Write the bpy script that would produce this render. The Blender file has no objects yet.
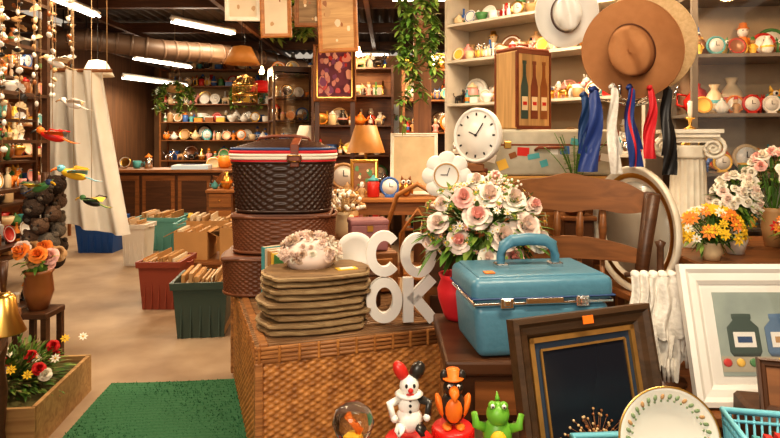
import bpy, bmesh, math, random
from mathutils import Vector, Matrix, Euler
pi=math.pi; sin=math.sin; cos=math.cos
rng=random.Random(11)
V=Vector
sc_=bpy.context.scene
sc_.view_settings.view_transform='Standard'; sc_.view_settings.exposure=0.18
try: sc_.view_settings.look='Medium High Contrast'
except Exception: pass
# ---------------------------------------------------------------- materials
MT={}
def mat(name,col,rough=.6,metal=0.,kind='noise',col2=None,scale=9.,bump=.0,amount=.7,axis='x',emit=0.,spec=.5):
    if name in MT: return MT[name]
    m=bpy.data.materials.new(name); m.use_nodes=True
    nt=m.node_tree; N=nt.nodes; L=nt.links
    b=N['Principled BSDF']; b.inputs['Roughness'].default_value=rough; b.inputs['Metallic'].default_value=metal
    b.inputs['Specular IOR Level'].default_value=spec
    c=tuple(col)+(1,)
    if col2 is None: col2=tuple(x*.62 for x in col)
    c2=tuple(col2)+(1,)
    if kind=='plain':
        b.inputs['Base Color'].default_value=c
    elif kind=='glass':
        b.inputs['Base Color'].default_value=c; b.inputs['Transmission Weight'].default_value=1; b.inputs['IOR'].default_value=1.3
    elif kind=='pane':
        t=N.new('ShaderNodeBsdfTransparent'); g=N.new('ShaderNodeBsdfGlossy'); g.inputs['Roughness'].default_value=.03
        mx=N.new('ShaderNodeMixShader'); mx.inputs[0].default_value=.06
        L.new(t.outputs[0],mx.inputs[1]); L.new(g.outputs[0],mx.inputs[2]); L.new(mx.outputs[0],N['Material Output'].inputs[0])
    else:
        tc=N.new('ShaderNodeTexCoord'); mp=N.new('ShaderNodeMapping'); L.new(tc.outputs['Object'],mp.inputs[0])
        nz=N.new('ShaderNodeTexNoise'); nz.inputs['Scale'].default_value=scale; nz.inputs['Detail'].default_value=6
        L.new(mp.outputs[0],nz.inputs['Vector'])
        if kind=='wood':
            s={'x':(.12,1.6,1.6),'y':(1.6,.12,1.6),'z':(1.6,1.6,.12)}[axis]
            mp.inputs['Scale'].default_value=s; nz.inputs['Distortion'].default_value=1.5
        cr=N.new('ShaderNodeValToRGB'); cr.color_ramp.elements[0].position=.35; cr.color_ramp.elements[1].position=.65
        cr.color_ramp.elements[0].color=c2; cr.color_ramp.elements[1].color=c
        L.new(nz.outputs[0],cr.inputs[0])
        out=cr.outputs[0]
        if kind=='noise':
            mx=N.new('ShaderNodeMixRGB'); mx.inputs[0].default_value=max(0,1-amount*.6); mx.inputs[2].default_value=c
            L.new(out,mx.inputs[1]); out=mx.outputs[0]
        L.new(out,b.inputs['Base Color'])
        if bump>0:
            bp=N.new('ShaderNodeBump'); bp.inputs['Strength'].default_value=bump; bp.inputs['Distance'].default_value=.02
            L.new(nz.outputs[0],bp.inputs['Height']); L.new(bp.outputs[0],b.inputs['Normal'])
    if emit>0:
        b.inputs['Emission Color'].default_value=c; b.inputs['Emission Strength'].default_value=emit
    MT[name]=m; return m
wdark=mat('dark_wood',(.10,.042,.018),.4,kind='wood',scale=14)
wdarkz=mat('dark_wood_v',(.12,.05,.022),.4,kind='wood',scale=14,axis='z')
wmid=mat('brown_wood',(.28,.11,.035),.42,kind='wood',scale=12)
wmidz=mat('brown_wood_v',(.28,.11,.035),.42,kind='wood',scale=12,axis='z')
worange=mat('orange_wood',(.46,.18,.045),.45,kind='wood',scale=12)
wlight=mat('light_wood',(.58,.36,.16),.5,kind='wood',scale=12,col2=(.40,.22,.09))
wgrey=mat('plaque_wood',(.28,.175,.08),.6,kind='wood',scale=18,col2=(.15,.085,.035))
wplq=mat('plaque_edge',(.42,.30,.16),.6,kind='wood',scale=18,col2=(.24,.15,.07))
wickm=mat('rattan',(.56,.25,.07),.45,kind='noise',scale=26,col2=(.22,.08,.02),amount=1.3)
reedm=mat('rattan_reed',(.50,.23,.08),.45,kind='wood',scale=30,col2=(.22,.09,.03))
wickd=mat('dark_wicker',(.05,.02,.011),.35,scale=40,col2=(.015,.007,.004))
wickr=mat('brown_wicker',(.18,.06,.024),.42,scale=40)
white=mat('white_paint',(.84,.81,.76),.5,scale=5,col2=(.70,.65,.57),amount=.5)
ivory=mat('ivory_plaster',(.82,.76,.64),.6,scale=12,col2=(.5,.40,.27),bump=.1)
shelfw=mat('cream_shelf_paint',(.66,.60,.50),.55,scale=5)
shelfb=mat('beige_shelf_back',(.40,.30,.19),.8,scale=3)
chrome=mat('chrome',(.75,.75,.75),.2,1,kind='plain')
brass=mat('brass',(.75,.45,.12),.28,1,kind='plain')
black=mat('black_paint',(.012,.011,.011),.45,kind='plain')
glass=mat('clear_glass',(.95,.95,.92),.02,kind='glass')
pane=mat('glass_pane',(1,1,1),.02,kind='pane')
red=mat('red_paint',(.65,.02,.015),.35,kind='plain')
orange=mat('orange_paint',(.85,.20,.02),.45,kind='plain')
yellow=mat('yellow_paint',(.85,.50,.03),.5,kind='plain')
blue=mat('blue_vinyl',(.09,.235,.33),.36,scale=60,col2=(.07,.19,.27),bump=.08)
blued=mat('blue_dark',(.02,.06,.17),.5,kind='plain')
teal=mat('teal_plastic',(.14,.40,.38),.4,kind='plain')
lblue=mat('light_blue_plastic',(.18,.52,.64),.4,kind='plain')
green=mat('green_leaf',(.09,.20,.025),.55,scale=20,col2=(.03,.09,.012))
green2=mat('light_green_leaf',(.22,.32,.06),.55,scale=20)
greend=mat('bin_green',(.045,.075,.06),.4,kind='plain')
binred=mat('bin_maroon',(.26,.055,.03),.4,kind='plain')
card=mat('cardboard',(.50,.27,.10),.8,scale=4)
paper=mat('paper',(.70,.58,.42),.8,scale=6,col2=(.55,.42,.28))
cloth=mat('pale_cloth',(.78,.74,.67),.9,scale=5,bump=.15,col2=(.6,.55,.47))
lace=mat('white_lace',(.84,.80,.73),.9,scale=60,col2=(.6,.55,.47),bump=.3)
pinkf=mat('pale_pink_petal',(.84,.48,.42),.7,kind='plain')
pinkl=mat('blush_petal',(.86,.70,.61),.7,kind='plain')
creamf=mat('cream_petal',(.88,.82,.70),.7,kind='plain')
redf=mat('red_petal',(.6,.015,.015),.7,kind='plain')
yelf=mat('yellow_petal',(.88,.56,.03),.7,kind='plain')
orgf=mat('orange_petal',(.85,.26,.04),.7,kind='plain')
straw=mat('straw',(.68,.50,.28),.8,scale=60,col2=(.45,.29,.13),bump=.2)
hatb=mat('brown_felt',(.42,.19,.075),.85,scale=20,col2=(.33,.14,.05))
hatband=mat('hat_band',(.12,.045,.025),.6,kind='plain')
leather=mat('leather',(.20,.05,.018),.4,scale=20)
rope=mat('twine',(.45,.3,.16),.9,kind='plain')
sage=mat('sage',(.22,.30,.16),.4,kind='plain')
beigep=mat('beige_petal',(.62,.46,.34),.8,kind='plain')
PAL=[mat('cer_white',(.84,.81,.75),.3,kind='plain'),mat('cer_cream',(.74,.57,.35),.35,kind='plain'),mat('cer_brown',(.28,.10,.03),.3,kind='plain'),
 mat('cer_blue',(.06,.15,.42),.3,kind='plain'),mat('cer_red',(.58,.03,.02),.35,kind='plain'),mat('cer_green',(.08,.24,.08),.35,kind='plain'),
 mat('cer_orange',(.80,.25,.03),.4,kind='plain'),mat('cer_yellow',(.84,.52,.08),.4,kind='plain'),mat('cer_black',(.025,.02,.016),.3,kind='plain'),
 mat('cer_pink',(.75,.32,.28),.4,kind='plain'),mat('cer_teal',(.10,.38,.40),.35,kind='plain'),brass,mat('cer_tan',(.46,.27,.12),.5,kind='plain'),chrome]
WHITES=[PAL[0],PAL[0],PAL[1],PAL[0],PAL[12],PAL[3],brass,PAL[0],PAL[1]]
BROWNS=[PAL[2],PAL[12],PAL[1],PAL[8],PAL[6],brass,PAL[4],PAL[5],PAL[0]]
BRIGHT=[PAL[4],PAL[7],PAL[6],PAL[0],PAL[1],PAL[10],PAL[3],PAL[5],PAL[0],PAL[7],PAL[12],PAL[2]]
# ---------------------------------------------------------------- mesh builder
class MB:
    def __init__(s): s.v=[];s.f=[];s.m=[];s.s=[];s.mats=[]
    def mi(s,m):
        if m not in s.mats: s.mats.append(m)
        return s.mats.index(m)
    def add(s,vs,fs,m,sm=True):
        o=len(s.v)
        s.v.extend([tuple(p) for p in vs]); k=s.mi(m)
        for f in fs: s.f.append([i+o for i in f]); s.m.append(k); s.s.append(sm)
    def box(s,c,d,m,rot=None):
        R=Euler(rot).to_matrix() if rot else Matrix.Identity(3)
        vs=[V(c)+R@V((x*d[0]/2,y*d[1]/2,z*d[2]/2)) for x in(-1,1) for y in(-1,1) for z in(-1,1)]
        s.add(vs,[(0,1,3,2),(4,6,7,5),(0,4,5,1),(2,3,7,6),(0,2,6,4),(1,5,7,3)],m,False)
    def bbox(s,c,d,m,bev=.01,seg=2,taper=1.,rot=None):
        bm=bmesh.new(); bmesh.ops.create_cube(bm,size=1)
        for v in bm.verts:
            t=taper if v.co.z<0 else 1.
            v.co=V((v.co.x*d[0]*t,v.co.y*d[1]*t,v.co.z*d[2]))
        bmesh.ops.bevel(bm,geom=bm.edges[:],offset=bev,segments=seg,profile=.5,affect='EDGES')
        R=Euler(rot).to_matrix() if rot else Matrix.Identity(3)
        bm.verts.index_update()
        s.add([V(c)+R@v.co for v in bm.verts],[[v.index for v in f.verts] for f in bm.faces],m,seg>2)
        bm.free()
    def lathe(s,prof,m,c=(0,0,0),n=16,M=None,fn=None,cap=True):
        vs=[];fs=[]
        for (r,z) in prof:
            for i in range(n):
                a=2*pi*i/n
                p=V((r*cos(a),r*sin(a),z))
                if fn: p=fn(p,a,r,z)
                if M: p=M@p
                vs.append(p+V(c))
        k=len(prof)
        for j in range(k-1):
            for i in range(n): fs.append((j*n+i,j*n+(i+1)%n,(j+1)*n+(i+1)%n,(j+1)*n+i))
        if cap and prof[0][0]>1e-5: fs.append(tuple(range(n))[::-1])
        if cap and prof[-1][0]>1e-5: fs.append(tuple((k-1)*n+i for i in range(n)))
        s.add(vs,fs,m)
    def ell(s,c,r,m,n=12,rot=None):
        if not hasattr(r,'__len__'): r=(r,r,r)
        R=Euler(rot).to_matrix() if rot else Matrix.Identity(3)
        k=max(5,n//2+1); prof=[(sin(pi*j/k),-cos(pi*j/k)) for j in range(k+1)]
        prof[0]=(0,-1);prof[-1]=(0,1)
        s.lathe(prof,m,c,n,fn=lambda p,a,rr,z:R@V((p.x*r[0],p.y*r[1],p.z*r[2])))
    def tube(s,pts,r,m,n=6,closed=False,flat=1.):
        pts=[V(p) for p in pts]; k=len(pts); vs=[];fs=[]
        up=V((0,0,1))
        for i,p in enumerate(pts):
            if closed: t=pts[(i+1)%k]-pts[i-1]
            else: t=pts[min(i+1,k-1)]-pts[max(i-1,0)]
            if t.length<1e-9: t=V((0,0,1))
            t.normalize()
            a=up if abs(t.z)<.93 else V((0,1,0))
            u=t.cross(a).normalized(); w=u.cross(t).normalized()
            rr=r[i] if hasattr(r,'__len__') else r
            for j in range(n):
                q=2*pi*j/n; vs.append(p+u*(rr*cos(q))+w*(rr*flat*sin(q)))
        for i in range(k if closed else k-1):
            for j in range(n):
                i2=(i+1)%k
                fs.append((i*n+j,i*n+(j+1)%n,i2*n+(j+1)%n,i2*n+j))
        if not closed: fs.append(tuple(range(n))[::-1]); fs.append(tuple((k-1)*n+j for j in range(n)))
        s.add(vs,fs,m)
    def cyl(s,a,b,r,m,n=10): s.tube([a,b],r,m,n)
    def grid(s,fn,nu,nv,m,cu=False,sm=True):
        vs=[fn(i/nu,j/nv) for j in range(nv+1) for i in range(nu+(0 if cu else 1))]
        w=nu if cu else nu+1; fs=[]
        for j in range(nv):
            for i in range(nu):
                i2=(i+1)%w if cu else i+1
                fs.append((j*w+i,j*w+i2,(j+1)*w+i2,(j+1)*w+i))
        s.add(vs,fs,m,sm)
    def poly(s,pts,m,th=.002,ax=1):
        n=len(pts); vs=[V((p[0],p[1],p[2])) for p in pts]; d=V((0,th,0))
        s.add(vs+[v+d for v in vs],[tuple(range(n)),tuple(range(2*n-1,n-1,-1))]+[(i,(i+1)%n,(i+1)%n+n,i+n) for i in range(n)],m,False)
    def make(s,name,loc=(0,0,0),rz=0.,tilt=0.,rot=None,par=None):
        me=bpy.data.meshes.new(name); me.from_pydata(s.v,[],s.f)
        for m in s.mats: me.materials.append(m)
        me.polygons.foreach_set('material_index',s.m); me.polygons.foreach_set('use_smooth',s.s); me.update()
        o=bpy.data.objects.new(name,me); bpy.context.scene.collection.objects.link(o)
        if par: o.parent=par; return o
        o.location=loc
        if rot: o.rotation_euler=rot
        else: o.rotation_euler=(Matrix.Rotation(rz,3,'Z')@Matrix.Rotation(-tilt,3,'X')).to_euler()
        return o
# ---------------------------------------------------------------- helpers
def leaf(b,p,d,l,w,m,bend=.3):
    d=V(d).normalized(); side=d.cross(V((0,0,1)))
    if side.length<.05: side=V((1,0,0))
    side.normalize(); up=side.cross(d)
    prof=[(0,.15),(.35,1),(.7,.75),(1,.05)]
    vs=[]
    for t,ww in prof:
        c=V(p)+d*(l*t)-V((0,0,1))*(bend*l*t*t)
        vs+= [c-side*(w*ww/2),c+up*(-.15*w*ww),c+side*(w*ww/2)]
    fs=[]
    for j in range(3):
        for i in range(2): fs.append((j*3+i,j*3+i+1,j*3+i+4,j*3+i+3))
    b.add(vs,fs,m)
def rose(b,c,r,m,m2=None,face=(0,-1,.5),rg=rng):
    f=V(face).normalized(); q=f.to_track_quat('Z','Y').to_matrix()
    c=V(c)
    rings=[(.22,3,.95,.55),(.42,4,.75,.62),(.68,5,.45,.7),(.95,6,.1,.75)]
    for k,(rr,n,h,sz) in enumerate(rings):
        off=rg.random()*6
        for i in range(n):
            a=off+2*pi*i/n; jz=rg.uniform(-.12,.12)
            def fn(u,v,a=a,rr=rr,h=h,k=k,n=n,jz=jz):
                aa=a+(u-.5)*(2*pi/n)*1.35
                rad=r*rr*(.35+.75*v)*(1-.12*(2*u-1)**2)
                z=r*((h+jz)*v*(1.0) + .12*v - .5*max(0,v-.75)*(k>1)*1.2 -.18*(2*u-1)**2*v)
                return c+q@V((rad*cos(aa),rad*sin(aa),z-.25*r))
            b.grid(fn,4,3,(m2 or m) if k<2 else m)
    b.ell(c,(r*.2,)*3,m2 or m,6)
def daisy(b,c,r,m,mc,face=(0,-1,.4),n=8):
    q=V(face).normalized().to_track_quat('Z','Y').to_matrix(); c=V(c)
    for i in range(n):
        a=2*pi*i/n
        vs=[c+q@V((rr*cos(a+da)*r,rr*sin(a+da)*r,zz*r)) for rr,da,zz in((.1,0,0),(.6,-.35,.12),(1,0,.05),(.6,.35,.12))]
        b.add(vs,[(0,1,2,3)],m)
    b.ell(c+q@V((0,0,.05*r)),r*.2,mc,6)
def foliage(b,c,rad,n,ms,l=.07,w=.025,up=.3,rg=rng,zmin=None):
    c=V(c)
    for i in range(n):
        d=V((rg.gauss(0,1),rg.gauss(0,1),rg.gauss(up,.8))).normalized()
        p=c+V((d.x*rad[0],d.y*rad[1],d.z*rad[2]))*rg.uniform(.3,.95)
        if zmin is not None and p.z<zmin: continue
        leaf(b,p,d+V((rg.uniform(-.4,.4),rg.uniform(-.4,.4),0)),l*rg.uniform(.6,1.3),w*rg.uniform(.7,1.3),rg.choice(ms))
def weave_h(u,v,p,q,a):
    row=math.floor(v/p); t=(v/p-row)*2-1
    prof=math.sqrt(max(0,1-t*t*.95))
    return a*prof*(.45+.55*cos(pi*u/q+pi*row))
def weave_panel(b,w,h,place,m,p=.014,q=.03,a=.007):
    nu=int(w/(q/4)); nv=int(h/(p/4))
    b.grid(lambda u,v:place(u*w,v*h,weave_h(u*w,v*h,p,q,a)),nu,nv,m)
def basket_wall(b,A,B,z0,z1,m,flare=1.06,n=3.2,p=.012,q=.02,a=.005,c=(0,0,0)):
    per=2*(A+B)*1.75; nu=2*int(round(per/(q*2)))*4; qq=per/(nu/4)
    nv=int((z1-z0)/(p/4)); H=z1-z0
    def fn(u,v):
        th=2*pi*u; cx=cos(th);sx=sin(th)
        x=math.copysign(abs(cx)**(2/n),cx);y=math.copysign(abs(sx)**(2/n),sx)
        k=1/flare+(1-1/flare)*v; h=weave_h(u*per,v*H,p,qq,a)
        return V(c)+V((x*(A*k+h),y*(B*k+h),z0+H*v))
    b.grid(fn,nu,nv,m,cu=True)
    pts=lambda z,k,e:[V(c)+V((math.copysign(abs(cos(t))**(2/n),cos(t))*(A*k+e),math.copysign(abs(sin(t))**(2/n),sin(t))*(B*k+e),z)) for t in [2*pi*i/48 for i in range(48)]]
    b.tube(pts(z1,1,.002),.009,m,6,closed=True); b.tube(pts(z0+.009,1/flare,.002),.009,m,6,closed=True)
    P=pts(z0+.004,1/flare,0); b.add(P,[tuple(range(48))],m,False)
    return pts
def frame(name,w,h,mw,dp,fm,loc,rz=0,tilt=0,inner=None,art=None,artfn=None,mw2=.012,par=None):
    b=MB()
    prof=[(0,0),(0,-dp),(mw*.25,-dp*1.15),(mw*.45,-dp*.8),(mw*.8,-dp*.7),(mw,-dp*.35),(mw,0)]
    corners=[(-1,0,0),(1,0,0),(1,1,0),(-1,1,0)]
    vs=[];k=len(prof)
    for sx,sz,_ in corners:
        for o,y in prof: vs.append(V((sx*(w/2-o),y,(o if sz==0 else h-o))))
    fs=[]
    for i in range(4):
        j=(i+1)%4
        for a in range(k-1): fs.append((i*k+a,j*k+a,j*k+a+1,i*k+a+1))
    b.add(vs,fs,fm,False)
    W=w-2*mw;H=h-2*mw
    if inner:
        for z in(mw+mw2/2,h-mw-mw2/2): b.box((0,-dp*.3,z),(W,dp*.4,mw2),inner)
        for x in(-W/2+mw2/2,W/2-mw2/2): b.box((x,-dp*.3,h/2),(mw2,dp*.4,H),inner)
    b.box((0,-.004,h/2),(W+.01,.006,H+.01),art or paper)
    b.box((0,.002,h/2),(w-.01,.004,h-.01),card)
    if artfn: artfn(b,W,H,h/2)
    return b.make(name,loc,rz,tilt)
def figurine(b,p,h,mb_,mh,mx,rg=rng):
    x,y,z=p
    b.lathe([(.24*h,0),(.26*h,.04*h),(.15*h,.08*h),(.2*h,.25*h),(.17*h,.45*h),(.09*h,.6*h),(.0,.64*h)],mb_,p,10)
    b.ell((x,y,z+.74*h),(.14*h,.14*h,.16*h),mh,10)
    b.lathe([(.17*h,.82*h),(.11*h,.86*h),(.09*h,.98*h),(0,h)],mx,p,10)
    for s in(-1,1): b.tube([(x+s*.1*h,y,z+.55*h),(x+s*.24*h,y-.05*h,z+.42*h),(x+s*.16*h,y-.14*h,z+.33*h)],[.06*h,.05*h,.035*h],mb_,6)
    for s in(-1,1): b.ell((x+s*.05*h,y-.125*h,z+.77*h),.018*h,black,5)
KINDS=['vase','bottle','bowl','teapot','fig','fig','plate','jar','cup','clock','box','candle','animal','owl','plate']
def trinket(b,kind,p,h,ms,rg):
    x,y,z=p; m=rg.choice(ms); m2=rg.choice(ms)
    if kind=='vase': b.lathe([(.16*h,0),(.3*h,.2*h),(.34*h,.42*h),(.2*h,.7*h),(.1*h,.85*h),(.17*h,h),(.14*h,h),(.07*h,.85*h)],m,p,12); b.lathe([(.345*h,.36*h),(.35*h,.40*h),(.33*h,.47*h)],m2,p,12,cap=False)
    elif kind=='bottle': b.lathe([(.16*h,0),(.17*h,.02*h),(.17*h,.55*h),(.06*h,.7*h),(.055*h,.95*h),(.07*h,.96*h),(.07*h,h),(0,h)],m,p,10); b.lathe([(.172*h,.15*h),(.174*h,.16*h),(.174*h,.42*h),(.172*h,.43*h)],m2,p,10)
    elif kind=='bowl': b.lathe([(.2*h,0),(.22*h,.06*h),(.4*h,.3*h),(.5*h,.6*h),(.47*h,.6*h),(.3*h,.2*h),(0,.12*h)],m,p,14)
    elif kind=='owl':
        b.ell((x,y,z+.4*h),(.28*h,.24*h,.4*h),m,12); b.ell((x,y-.16*h,z+.36*h),(.17*h,.10*h,.26*h),m2,8)
        for s in(-1,1): b.ell((x+s*.11*h,y-.2*h,z+.68*h),(.1*h,.05*h,.1*h),PAL[0],8); b.ell((x+s*.11*h,y-.25*h,z+.68*h),.045*h,black,6); b.tube([(x+s*.15*h,y,z+.75*h),(x+s*.2*h,y,z+.95*h)],[.09*h,.01*h],m,6); b.ell((x+s*.27*h,y,z+.4*h),(.07*h,.17*h,.28*h),m2,8)
        b.tube([(x,y-.22*h,z+.62*h),(x,y-.3*h,z+.55*h)],[.05*h,.005*h],PAL[6],5)
    elif kind=='cup':
        b.lathe([(.2*h,0),(.3*h,.1*h),(.34*h,.6*h),(.31*h,.6*h),(.26*h,.12*h),(0,.1*h)],m,p,12)
        b.tube([(x+.32*h,y,z+.5*h),(x+.5*h,y,z+.45*h),(x+.48*h,y,z+.22*h),(x+.3*h,y,z+.15*h)],.035*h,m,5)
    elif kind=='teapot':
        b.lathe([(.2*h,0),(.36*h,.2*h),(.38*h,.42*h),(.2*h,.66*h),(.22*h,.68*h),(.06*h,.78*h),(.07*h,.88*h),(0,.9*h)],m,p,14)
        b.tube([(x+.33*h,y,z+.3*h),(x+.5*h,y,z+.4*h),(x+.6*h,y,z+.62*h)],[.08*h,.05*h,.035*h],m,6)
        b.tube([(x-.3*h,y,z+.55*h),(x-.55*h,y,z+.6*h),(x-.56*h,y,z+.3*h),(x-.33*h,y,z+.2*h)],.035*h,m,5)
    elif kind=='fig': figurine(b,p,h,m,rg.choice([PAL[0],PAL[1],PAL[12]]),m2,rg)
    elif kind=='plate':
        M=Matrix.Rotation(pi/2-.25,3,'X')
        b.lathe([(0,0),(.3*h,0),(.34*h,.02*h),(.5*h,.06*h),(.5*h,.04*h),(.33*h,-.02*h),(0,-.02*h)],m,(x,y,z+.49*h),20,M)
        b.lathe([(.38*h,.036*h),(.40*h,.045*h),(.44*h,.055*h)],m2,(x,y-.004*h,z+.49*h),20,M,cap=False)
        b.box((x,y+.05*h,z+.1*h),(.3*h,.1*h,.2*h),wdark)
    elif kind=='jar': b.lathe([(.25*h,0),(.28*h,.05*h),(.28*h,.65*h),(.22*h,.72*h)],m,p,12); b.lathe([(.25*h,.72*h),(.25*h,.8*h),(.1*h,.88*h),(.06*h,.96*h),(0,h)],m2,p,12)
    elif kind=='clock':
        M=Matrix.Rotation(pi/2,3,'X')
        b.lathe([(0,.06*h),(.4*h,.06*h),(.42*h,.09*h),(.48*h,.09*h),(.5*h,0),(.48*h,-.08*h),(0,-.08*h)],m,(x,y,z+.52*h),20,M)
        b.lathe([(0,.07*h),(.38*h,.07*h),(.38*h,.062*h)],PAL[0],(x,y,z+.52*h),20,M)
        b.box((x,y-.08*h,z+.62*h),(.03*h,.01*h,.22*h),black); b.box((x+.08*h,y-.08*h,z+.52*h),(.18*h,.01*h,.03*h),black)
        b.box((x,y,z+.04*h),(.5*h,.2*h,.08*h),m)
    elif kind=='box':
        w=h*rg.uniform(.5,.9); b.bbox((x,y,z+.22*h),(w,h*.4,.44*h),m,.02*h,1); b.bbox((x,y,z+.5*h),(w*1.05,h*.43,.12*h),m2,.02*h,1)
    elif kind=='candle': b.lathe([(.22*h,0),(.2*h,.05*h),(.06*h,.1*h),(.09*h,.25*h),(.05*h,.4*h),(.08*h,.52*h),(.14*h,.6*h),(.12*h,.62*h),(.06*h,.62*h),(.06*h,h),(0,h)],m,p,10)
    elif kind=='animal':
        b.ell((x,y,z+.42*h),(.38*h,.18*h,.2*h),m,10); b.ell((x+.42*h,y,z+.72*h),(.17*h,.13*h,.14*h),m,8); b.ell((x+.58*h,y,z+.68*h),(.08*h,.06*h,.06*h),m2,6)
        b.tube([(x+.25*h,y,z+.5*h),(x+.4*h,y,z+.7*h)],[.14*h,.09*h],m,6)
        for sx in(-.25,.25):
            for sy in(-.1,.1): b.tube([(x+sx*h,y+sy*h,z+.4*h),(x+sx*h,y+sy*h,z)],[.07*h,.05*h],m,6)
        for sy in(-.08,.08): b.tube([(x+.4*h,y+sy*h,z+.8*h),(x+.38*h,y+sy*h*1.6,z+.97*h)],[.05*h,.015*h],m,5)
        b.tube([(x-.35*h,y,z+.5*h),(x-.5*h,y,z+.6*h),(x-.52*h,y,z+.8*h)],.03*h,m,5)
def clutter_row(b,x0,x1,y,z,hmin,hmax,ms,rg,dy=.03,kinds=KINDS,gap=.68):
    x=x0
    while True:
        h=rg.uniform(hmin,hmax); k=rg.choice(kinds)
        w=h*{'bottle':.38,'candle':.46,'vase':.7,'fig':.56,'jar':.58,'owl':.62}.get(k,1.0)
        if x+w>x1: break
        trinket(b,k,(x+w/2,y+rg.uniform(-dy,dy),z),h,ms,rg); x+=w*rg.uniform(gap+.27,gap+.45)
def shelf_unit(name,w,dp,h,levels,m,loc,rz=0,back=None,post=.035,th=.022,sides=True,glassy=False,stuff=None,hr=(.1,.2),ms=PAL,rows=2,kinds=KINDS,seed=1):
    b=MB()
    for sx in(-1,1):
        if sides=='panel': b.box((sx*(w/2-.012),0,h/2),(.024,dp,h),m)
        else:
            for sy in(-1,1): b.box((sx*(w/2-post/2),sy*(dp/2-post/2),h/2),(post,post,h),m)
    for z in levels: b.box((0,0,z-th/2),(w-.004,dp-.004,th),m)
    if back: b.box((0,dp/2-.006,h/2),(w-.01,.01,h-.02),back)
    if glassy:
        b.box((0,0,h-.04),(w,dp,.08),m); b.box((0,0,.06),(w,dp,.12),m)
        b.box((0,-dp/2-.004,h/2),(w-.07,.004,h-.2),pane)
        b.box((0,-dp/2-.008,h/2),(.03,.012,h-.14),m)
    o=b.make(name,loc,rz)
    if stuff:
        rg=random.Random(seed); c=MB()
        for i,z in enumerate(levels[:]):
            nxt=levels[i+1] if i+1<len(levels) else z+.5
            hm=min(hr[1],nxt-z-.05)
            if hm<.05: continue
            for r in range(rows):
                y=dp/2-dp*(r+.6)/(rows+.3)
                clutter_row(c,-w/2+.04,w/2-.04,y,z+.001,min(hr[0],hm*.7),hm*(1-.28*r),ms,rg,.012,kinds)
        c.make(stuff,par=o)
    return o
# ================================================================= ROOM
def slab(name,c,d,m):
    b=MB(); b.box((0,0,0),d,m); return b.make(name,c)
fl=mat('concrete_floor',(.46,.34,.23),.6,kind='noise',scale=1.8,col2=(.22,.14,.085),bump=.03,amount=1.3)
slab('floor',(-.75,6,-.05),(9.5,16,.1),fl)
wallm=mat('brown_board_wall',(.14,.065,.028),.7,kind='wood',axis='z',scale=6)
wallb=mat('tan_wall',(.20,.105,.05),.8,scale=2)
slab('wall_back',(-.75,14.05,1.65),(9.5,.1,3.3),wallb)
slab('wall_left',(-5.55,6,1.65),(.1,16,3.3),wallm)
slab('wall_right',(4.05,6,1.65),(.1,16,3.3),wallm)
b=MB(); b.box((0,0,0),(4.9,.1,2.6),wallb)
for i in range(17): b.box((-2.4+i*.3,-.056,0),(.02,.012,2.6),wdarkz)
b.make('wall_partition',(1.45,8.6,1.3))
ceilm=mat('dark_corrugated_roof',(.045,.03,.02),.6,scale=3)
b=MB(); b.grid(lambda u,v:V((-5.5+9.5*u,-2+16*v,3.42+.03*sin(u*9.5/.16*2*pi))),360,2,ceilm)
b.box((-.75,6,3.5),(9.5,16,.04),ceilm); b.make('ceiling')
for i,y in enumerate([2.5,4.4,6.3,8.2,10.1,12.0]):
    b=MB(); b.box((0,0,0),(9.5,.1,.16),wdark); b.make('ceiling_beam' ,(-.75,y,3.28))
for x in(-4.2,-2.2,-.3,1.8,3.2):
    b=MB(); b.box((0,0,0),(.07,16,.07),wdark); b.make('ceiling_joist',(x,6,3.163))
b=MB(); dm=mat('dark_duct',(.10,.06,.038),.5,scale=8)
DP=[V((-5.3,8.3,2.72)),V((-4.3,8.5,2.83)),V((-3.4,8.9,2.74)),V((-2.75,9.6,2.78)),V((-2.3,10.6,2.84)),V((-1.6,12,2.8))]
b.tube(DP,.15,dm,16)
for i in range(len(DP)-1):
    for k in range(5):
        p=DP[i].lerp(DP[i+1],k/5); d=(DP[i+1]-DP[i]).normalized()*.02; b.tube([p-d,p+d],.16,dm,16)
for p in((-4.3,8.5),(-2.3,10.6)): b.cyl((p[0],p[1],2.95),(p[0],p[1],3.38),.012,black)
b.make('ceiling_duct')
b=MB()
for k,(x,z) in enumerate(((-1.0,2.98),(-.86,3.02),(-4.9,2.95))): b.cyl((x,4.6,z),(x,13.9,z),.03,[chrome,wmid,dm][k],8)
for y in(5.2,9,12.8):
    for x,z in((-1.0,2.98),(-.86,3.02),(-4.9,2.95)): b.cyl((x,y,z),(x,y,3.39),.008,black,5)
b.make('ceiling_pipes')
tubem=mat('fluorescent_tube',(1,.90,.74),.3,kind='plain',emit=9)
def fluo(a,c,lamp=60):
    a=V(a);c=V(c); b=MB(); d=(c-a).normalized(); n=V((-d.y,d.x,0))
    b.tube([a+V((0,0,.05)),c+V((0,0,.05))],.045,white,4)
    for s in(-.04,.04): b.tube([a+n*s+d*.03,c+n*s-d*.03],.016,tubem,8)
    for p in(a+d*.2,c-d*.2): b.cyl(p+V((0,0,.05)),(p.x,p.y,3.38),.006,black,5)
    b.make('fluorescent_light')
    l=bpy.data.lights.new('fl','AREA'); l.shape='RECTANGLE'; l.size=(c-a).length; l.size_y=.15; l.energy=lamp; l.color=(1,.80,.56)
    o=bpy.data.objects.new('fluorescent_lamp',l); m=(a+c)/2; o.location=(m.x,m.y,m.z-.05); o.rotation_euler=(0,0,math.atan2(d.y,d.x)); bpy.context.scene.collection.objects.link(o)
K=.80
fluo((-3.06,8.4,3.06),(-2.44,9.4,3.06),60*K)
fluo((-4.4,10.3,2.8),(-3.85,11.6,2.8),60*K)
fluo((-4.95,11.1,2.55),(-4.3,12.7,2.55),60*K)
fluo((-1.55,2.7,3.0),(-1.55,3.9,3.0),52*K)  # near-area tubes are added fixtures out of view, lighting the foreground
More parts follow.
